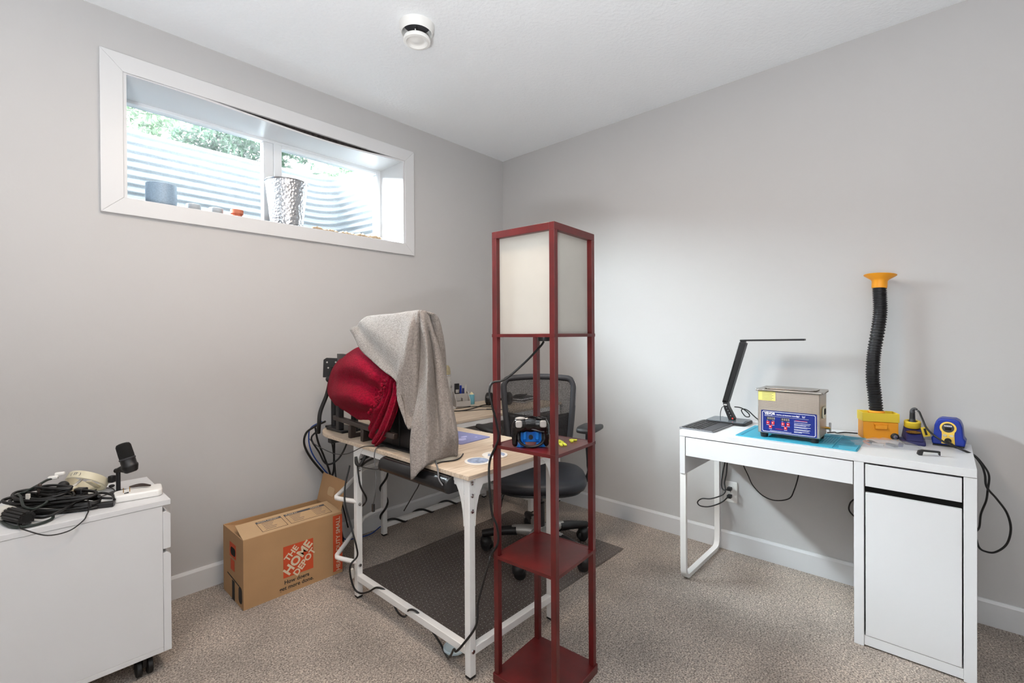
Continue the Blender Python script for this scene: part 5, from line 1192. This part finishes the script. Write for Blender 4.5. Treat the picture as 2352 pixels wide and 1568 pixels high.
# white charger slab with brass prongs
wc = thing('wall_charger', 'white power adapter with brass prongs on the cabinet top', 'charger', (-2.447,-.447,CT), math.radians(-4))
obj('body', MB().prism([(-.072,-.036),(.052,-.048),(.066,-.036),(.072,.038),(.06,.048),(-.06,.044),(-.072,.034)], 0, .026), 'white_plastic', wc, bevel=.006, seg=3)
for x_ in (-.046,-.028): obj('prong', bx(x_-.001,-.004,.026,x_+.001,.003,.042), 'brass', wc)
obj('ground_pin', MB().cyl((-.045,-.018,.0245),(-.032,-.018,.0268),.0035), 'black_plastic', wc)
sw = obj('stylus', MB().tube(catmull([(-.034,-.004,0),(0,.004,.002),(.034,-.006,0)],6), [.003+.0035*math.sin(PI*k/12) for k in range(13)], 8), 'gunmetal', loc=(-2.440,-.425,CT+.034), rotz=math.radians(-30)); tag(sw, 'slim dark stylus lying on the white adapter', 'stylus')
tag(obj('cable_clip', MB().ball((0,0,.006),.010,.006,.006), 'black_plastic', loc=(-2.499,-.228,CT)), 'tiny black clip behind the podcast microphone', 'clip')
def coil(c, a, b_, loops, rz, dz, seed, wob=.15):
    r_ = random.Random(seed); pts = []
    ph = [r_.uniform(0,6) for _ in range(4)]
    N_ = int(loops*18)
    for k in range(N_):
        t_ = 2*PI*k/18; L_ = k/N_
        s_ = 1+wob*math.sin(t_*.23+ph[0])+.08*math.sin(t_*.61+ph[1])
        x_ = a*s_*math.cos(t_); y_ = b_*s_*math.sin(t_+.1*math.sin(t_*.3))
        z_ = dz*(.5+.5*math.sin(t_*.17+ph[2]))+.006*math.sin(t_*1.3+ph[3])
        pts.append((c[0]+x_*math.cos(rz)-y_*math.sin(rz), c[1]+x_*math.sin(rz)+y_*math.cos(rz), max(c[2]+.007, c[2]+.007+z_)))
    return pts
RZ = math.atan2(-.737,.676)
PG = 'cords piled on the white cabinet'
cable('coiled_cord', coil((-2.672,-.400,CT), .125, .040, 9, RZ+.1, .042, 3), .0048, 'cable_black', 'large black coiled cord at the bottom of the cord pile', PG, div=2)
cable('coiled_cord', coil((-2.700,-.375,CT+.010), .095, .050, 7, RZ-.1, .040, 9), .0042, 'cable_black', 'black coiled cord lying on the larger coil', PG, div=2)
sc2 = cable('coiled_cord', coil((-2.672,-.392,CT+.050), .050, .014, 6, RZ+.15, .020, 5, .05), .0042, 'cable_black', 'small tied black cord bundle on top of the pile', PG, div=2)
obj('strap', MB().tube([(-2.706+.0*k, -.358+.02*math.cos(2*PI*k/14), CT+.068+.018*math.sin(2*PI*k/14)) for k in range(14)], .006, 7, closed=True), 'gunmetal', sc2)
# folded hank of ridged cable with white label
hk = thing('cable_hank', 'folded hank of black cable with a white paper band', 'cable', (0,0,0), group=PG)
pa = Vector((-2.789,-.405,CT+.026)); pb = Vector((-2.740,-.520,CT+.024)); d_ = (pb-pa).normalized(); s1 = d_.cross(Vector((0,0,1))).normalized(); s2_ = d_.cross(s1)
for k in range(13):
    a = 2*PI*k/13; off = s1*(.017*math.cos(a))+s2_*(.017*math.sin(a))
    obj('turn', MB().tube([pa+off, pa.lerp(pb,.5)+off*1.05, pb+off], .0046, 7), 'cable_black', hk, smooth=60)
obj('core', MB().tube([pa,pb],.014,10), 'black_void', hk)
obj('paper_band', MB().tube([pa-d_*.004, pa+d_*.028], .0235, 20), 'cable_white', hk, smooth=40)
cable('loose_cord', [(-2.80,-.30,CT+.010),(-2.797,-.40,CT+.008),(-2.788,-.468,CT+.006),(-2.762,-.535,CT+.006),(-2.72,-.548,CT+.006),(-2.686,-.524,CT+.006),(-2.68,-.49,CT+.010)], .0044, 'cable_green', 'dark green cord looping along the cabinet front edge', PG)
cable('loose_cord', [(-2.69,-.45,CT+.05),(-2.701,-.470,CT+.045),(-2.727,-.480,CT+.04),(-2.746,-.445,CT+.045),(-2.751,-.372,CT+.06),(-2.756,-.326,CT+.06),(-2.737,-.305,CT+.06),(-2.71,-.311,CT+.075),(-2.682,-.290,CT+.085),(-2.655,-.290,CT+.088)], .0042, 'cable_green', 'dark green cord arching over the pile to a white connector', PG)
cable('loose_cord', [(-2.82,-.27,CT+.02),(-2.799,-.268,CT+.03),(-2.768,-.280,CT+.045),(-2.737,-.304,CT+.055),(-2.688,-.413,CT+.060),(-2.647,-.438,CT+.050),(-2.584,-.421,CT+.035),(-2.545,-.388,CT+.025),(-2.522,-.427,CT+.02),(-2.523,-.480,CT+.016)], .0044, 'cable_black', 'thick black cord crossing the pile to the flat adapter', PG)
cable('loose_cord', [(-2.53,-.49,CT+.026),(-2.552,-.480,CT+.03),(-2.587,-.452,CT+.034),(-2.629,-.480,CT+.030),(-2.674,-.520,CT+.022),(-2.704,-.515,CT+.014),(-2.731,-.470,CT+.012)], .0042, 'cable_black', 'black cord running diagonally across the front of the pile', PG)
cable('loose_cord', [(-2.66,-.41,CT+.055),(-2.630,-.43,CT+.050),(-2.595,-.470,CT+.035),(-2.596,-.530,CT+.016),(-2.605,-.566,CT+.006),(-2.615,-.578,CT-.006),(-2.648,-.585,CT-.026),(-2.698,-.590,CT-.024),(-2.745,-.580,CT+.004),(-2.759,-.535,CT+.008),(-2.754,-.480,CT+.02),(-2.727,-.467,CT+.03),(-2.696,-.455,CT+.045)], .0020, 'cable_black', 'thin black wire loop hanging over the cabinet edge', PG)
cable('loose_cord', [(-2.602,-.258,CT+.004),(-2.535,-.235,CT+.004),(-2.504,-.254,CT+.004),(-2.502,-.318,CT+.004),(-2.528,-.341,CT+.004),(-2.553,-.348,CT+.004),(-2.61,-.33,CT+.004)], .0018, 'cable_black', 'thin black wire loop behind the cream ring', PG)
tag(obj('flat_adapter', MB().prism(rrect(.088,.022,.004), 0, .018), 'black_plastic', loc=(-2.566,-.485,CT), rotz=RZ+.38, bevel=.003), 'flat black power adapter beside the white charger', 'adapter', PG)
# cream ring with cord
rg = thing('cream_ring', 'cream plastic ring with grey lettering standing on the cord pile', 'ring', (-2.573,-.262,CT+.004), RZ+PI/2)
RR = .062; TI = math.radians(-50)
RMt = Matrix.Translation((0,0,.046)) @ Matrix.Rotation(TI,4,'Y') @ Matrix.Rotation(PI/2,4,'Y')
obj('band', MB().lathe([(RR,-.014),(RR+.002,-.012),(RR+.002,.012),(RR,.014),(RR-.004,.013),(RR-.004,-.013),(RR,-.014)], 48, RMt, cap=False), 'cream_plastic', rg, smooth=40)
v, f = text_geo('(  ST  )', .013, bold=.0003)
vv = []
for (x_, y_, z_) in v: a = -x_/(RR+.0026); vv.append(RMt @ Vector((-(RR+.0026)*math.cos(a), (RR+.0026)*math.sin(a), y_)))
obj('lettering', MB().add(vv, f), 'print_grey', rg, smooth=0)
obj('spoke', MB().box(-.010,-.060,-.004,.010,-.004,.004, M=RMt @ Matrix.Rotation(PI/2,4,'Z')), 'cream_plastic', rg, bevel=.002)
obj('cord', MB().tube(catmull([(-.02,0,.062),(-.04,-.004,.055),(-.07,.0,.040),(-.10,.012,.022)],6), .0046, 9), 'cable_white', rg, smooth=60)
# plugs
pk = thing('plug_adapter', 'cream two-prong plug adapter on the cord pile', 'plug', (-2.632,-.385,CT+.050), RZ+.1, PG)
obj('block', bx(-.018,-.014,-.012,.018,.014,.016), 'cream_plastic', pk, bevel=.002); obj('prong', bx(.018,-.008,-.002,.026,-.005,.006), 'brass', pk); obj('prong', bx(.018,.005,-.002,.026,.008,.006), 'brass', pk)
tag(obj('black_plug', MB().ball((0,0,0),.017,.013,.016), 'black_rubber', loc=(-2.646,-.348,CT+.068), smooth=60), 'black rubber plug on top of the cream adapter', 'plug', PG)
tag(obj('black_plug', MB().box(-.018,-.014,-.020,.018,.014,.016), 'black_plastic', loc=(-2.606,-.400,CT+.045), rotz=RZ, bevel=.004), 'square black plug block right of the cream adapter', 'plug', PG)
tag(obj('black_plug', MB().box(-.008,-.010,-.014,.010,.010,.012), 'black_plastic', loc=(-2.507,-.295,CT+.050), rotz=RZ, bevel=.003), 'small black plug at the right side of the cream ring', 'plug', PG)
for (lc_, lb) in (((-2.668,-.285,CT+.088),'white connector at the top of the cord pile'),((-2.650,-.280,CT+.097),'white rounded connector behind the cord pile')):
    tag(obj('cable_connector', MB().box(-.014,-.008,-.006,.014,.008,.007), 'white_plastic', loc=lc_, rotz=RZ+.5, bevel=.004), lb, 'connector', PG)
tag(obj('cable_connector', MB().box(-.006,-.003,-.011,.006,.003,.011), 'cable_white', loc=(-2.735,-.400,CT+.062), rotz=RZ, bevel=.001), 'small white framed connector on the front of the cord pile', 'connector', PG)
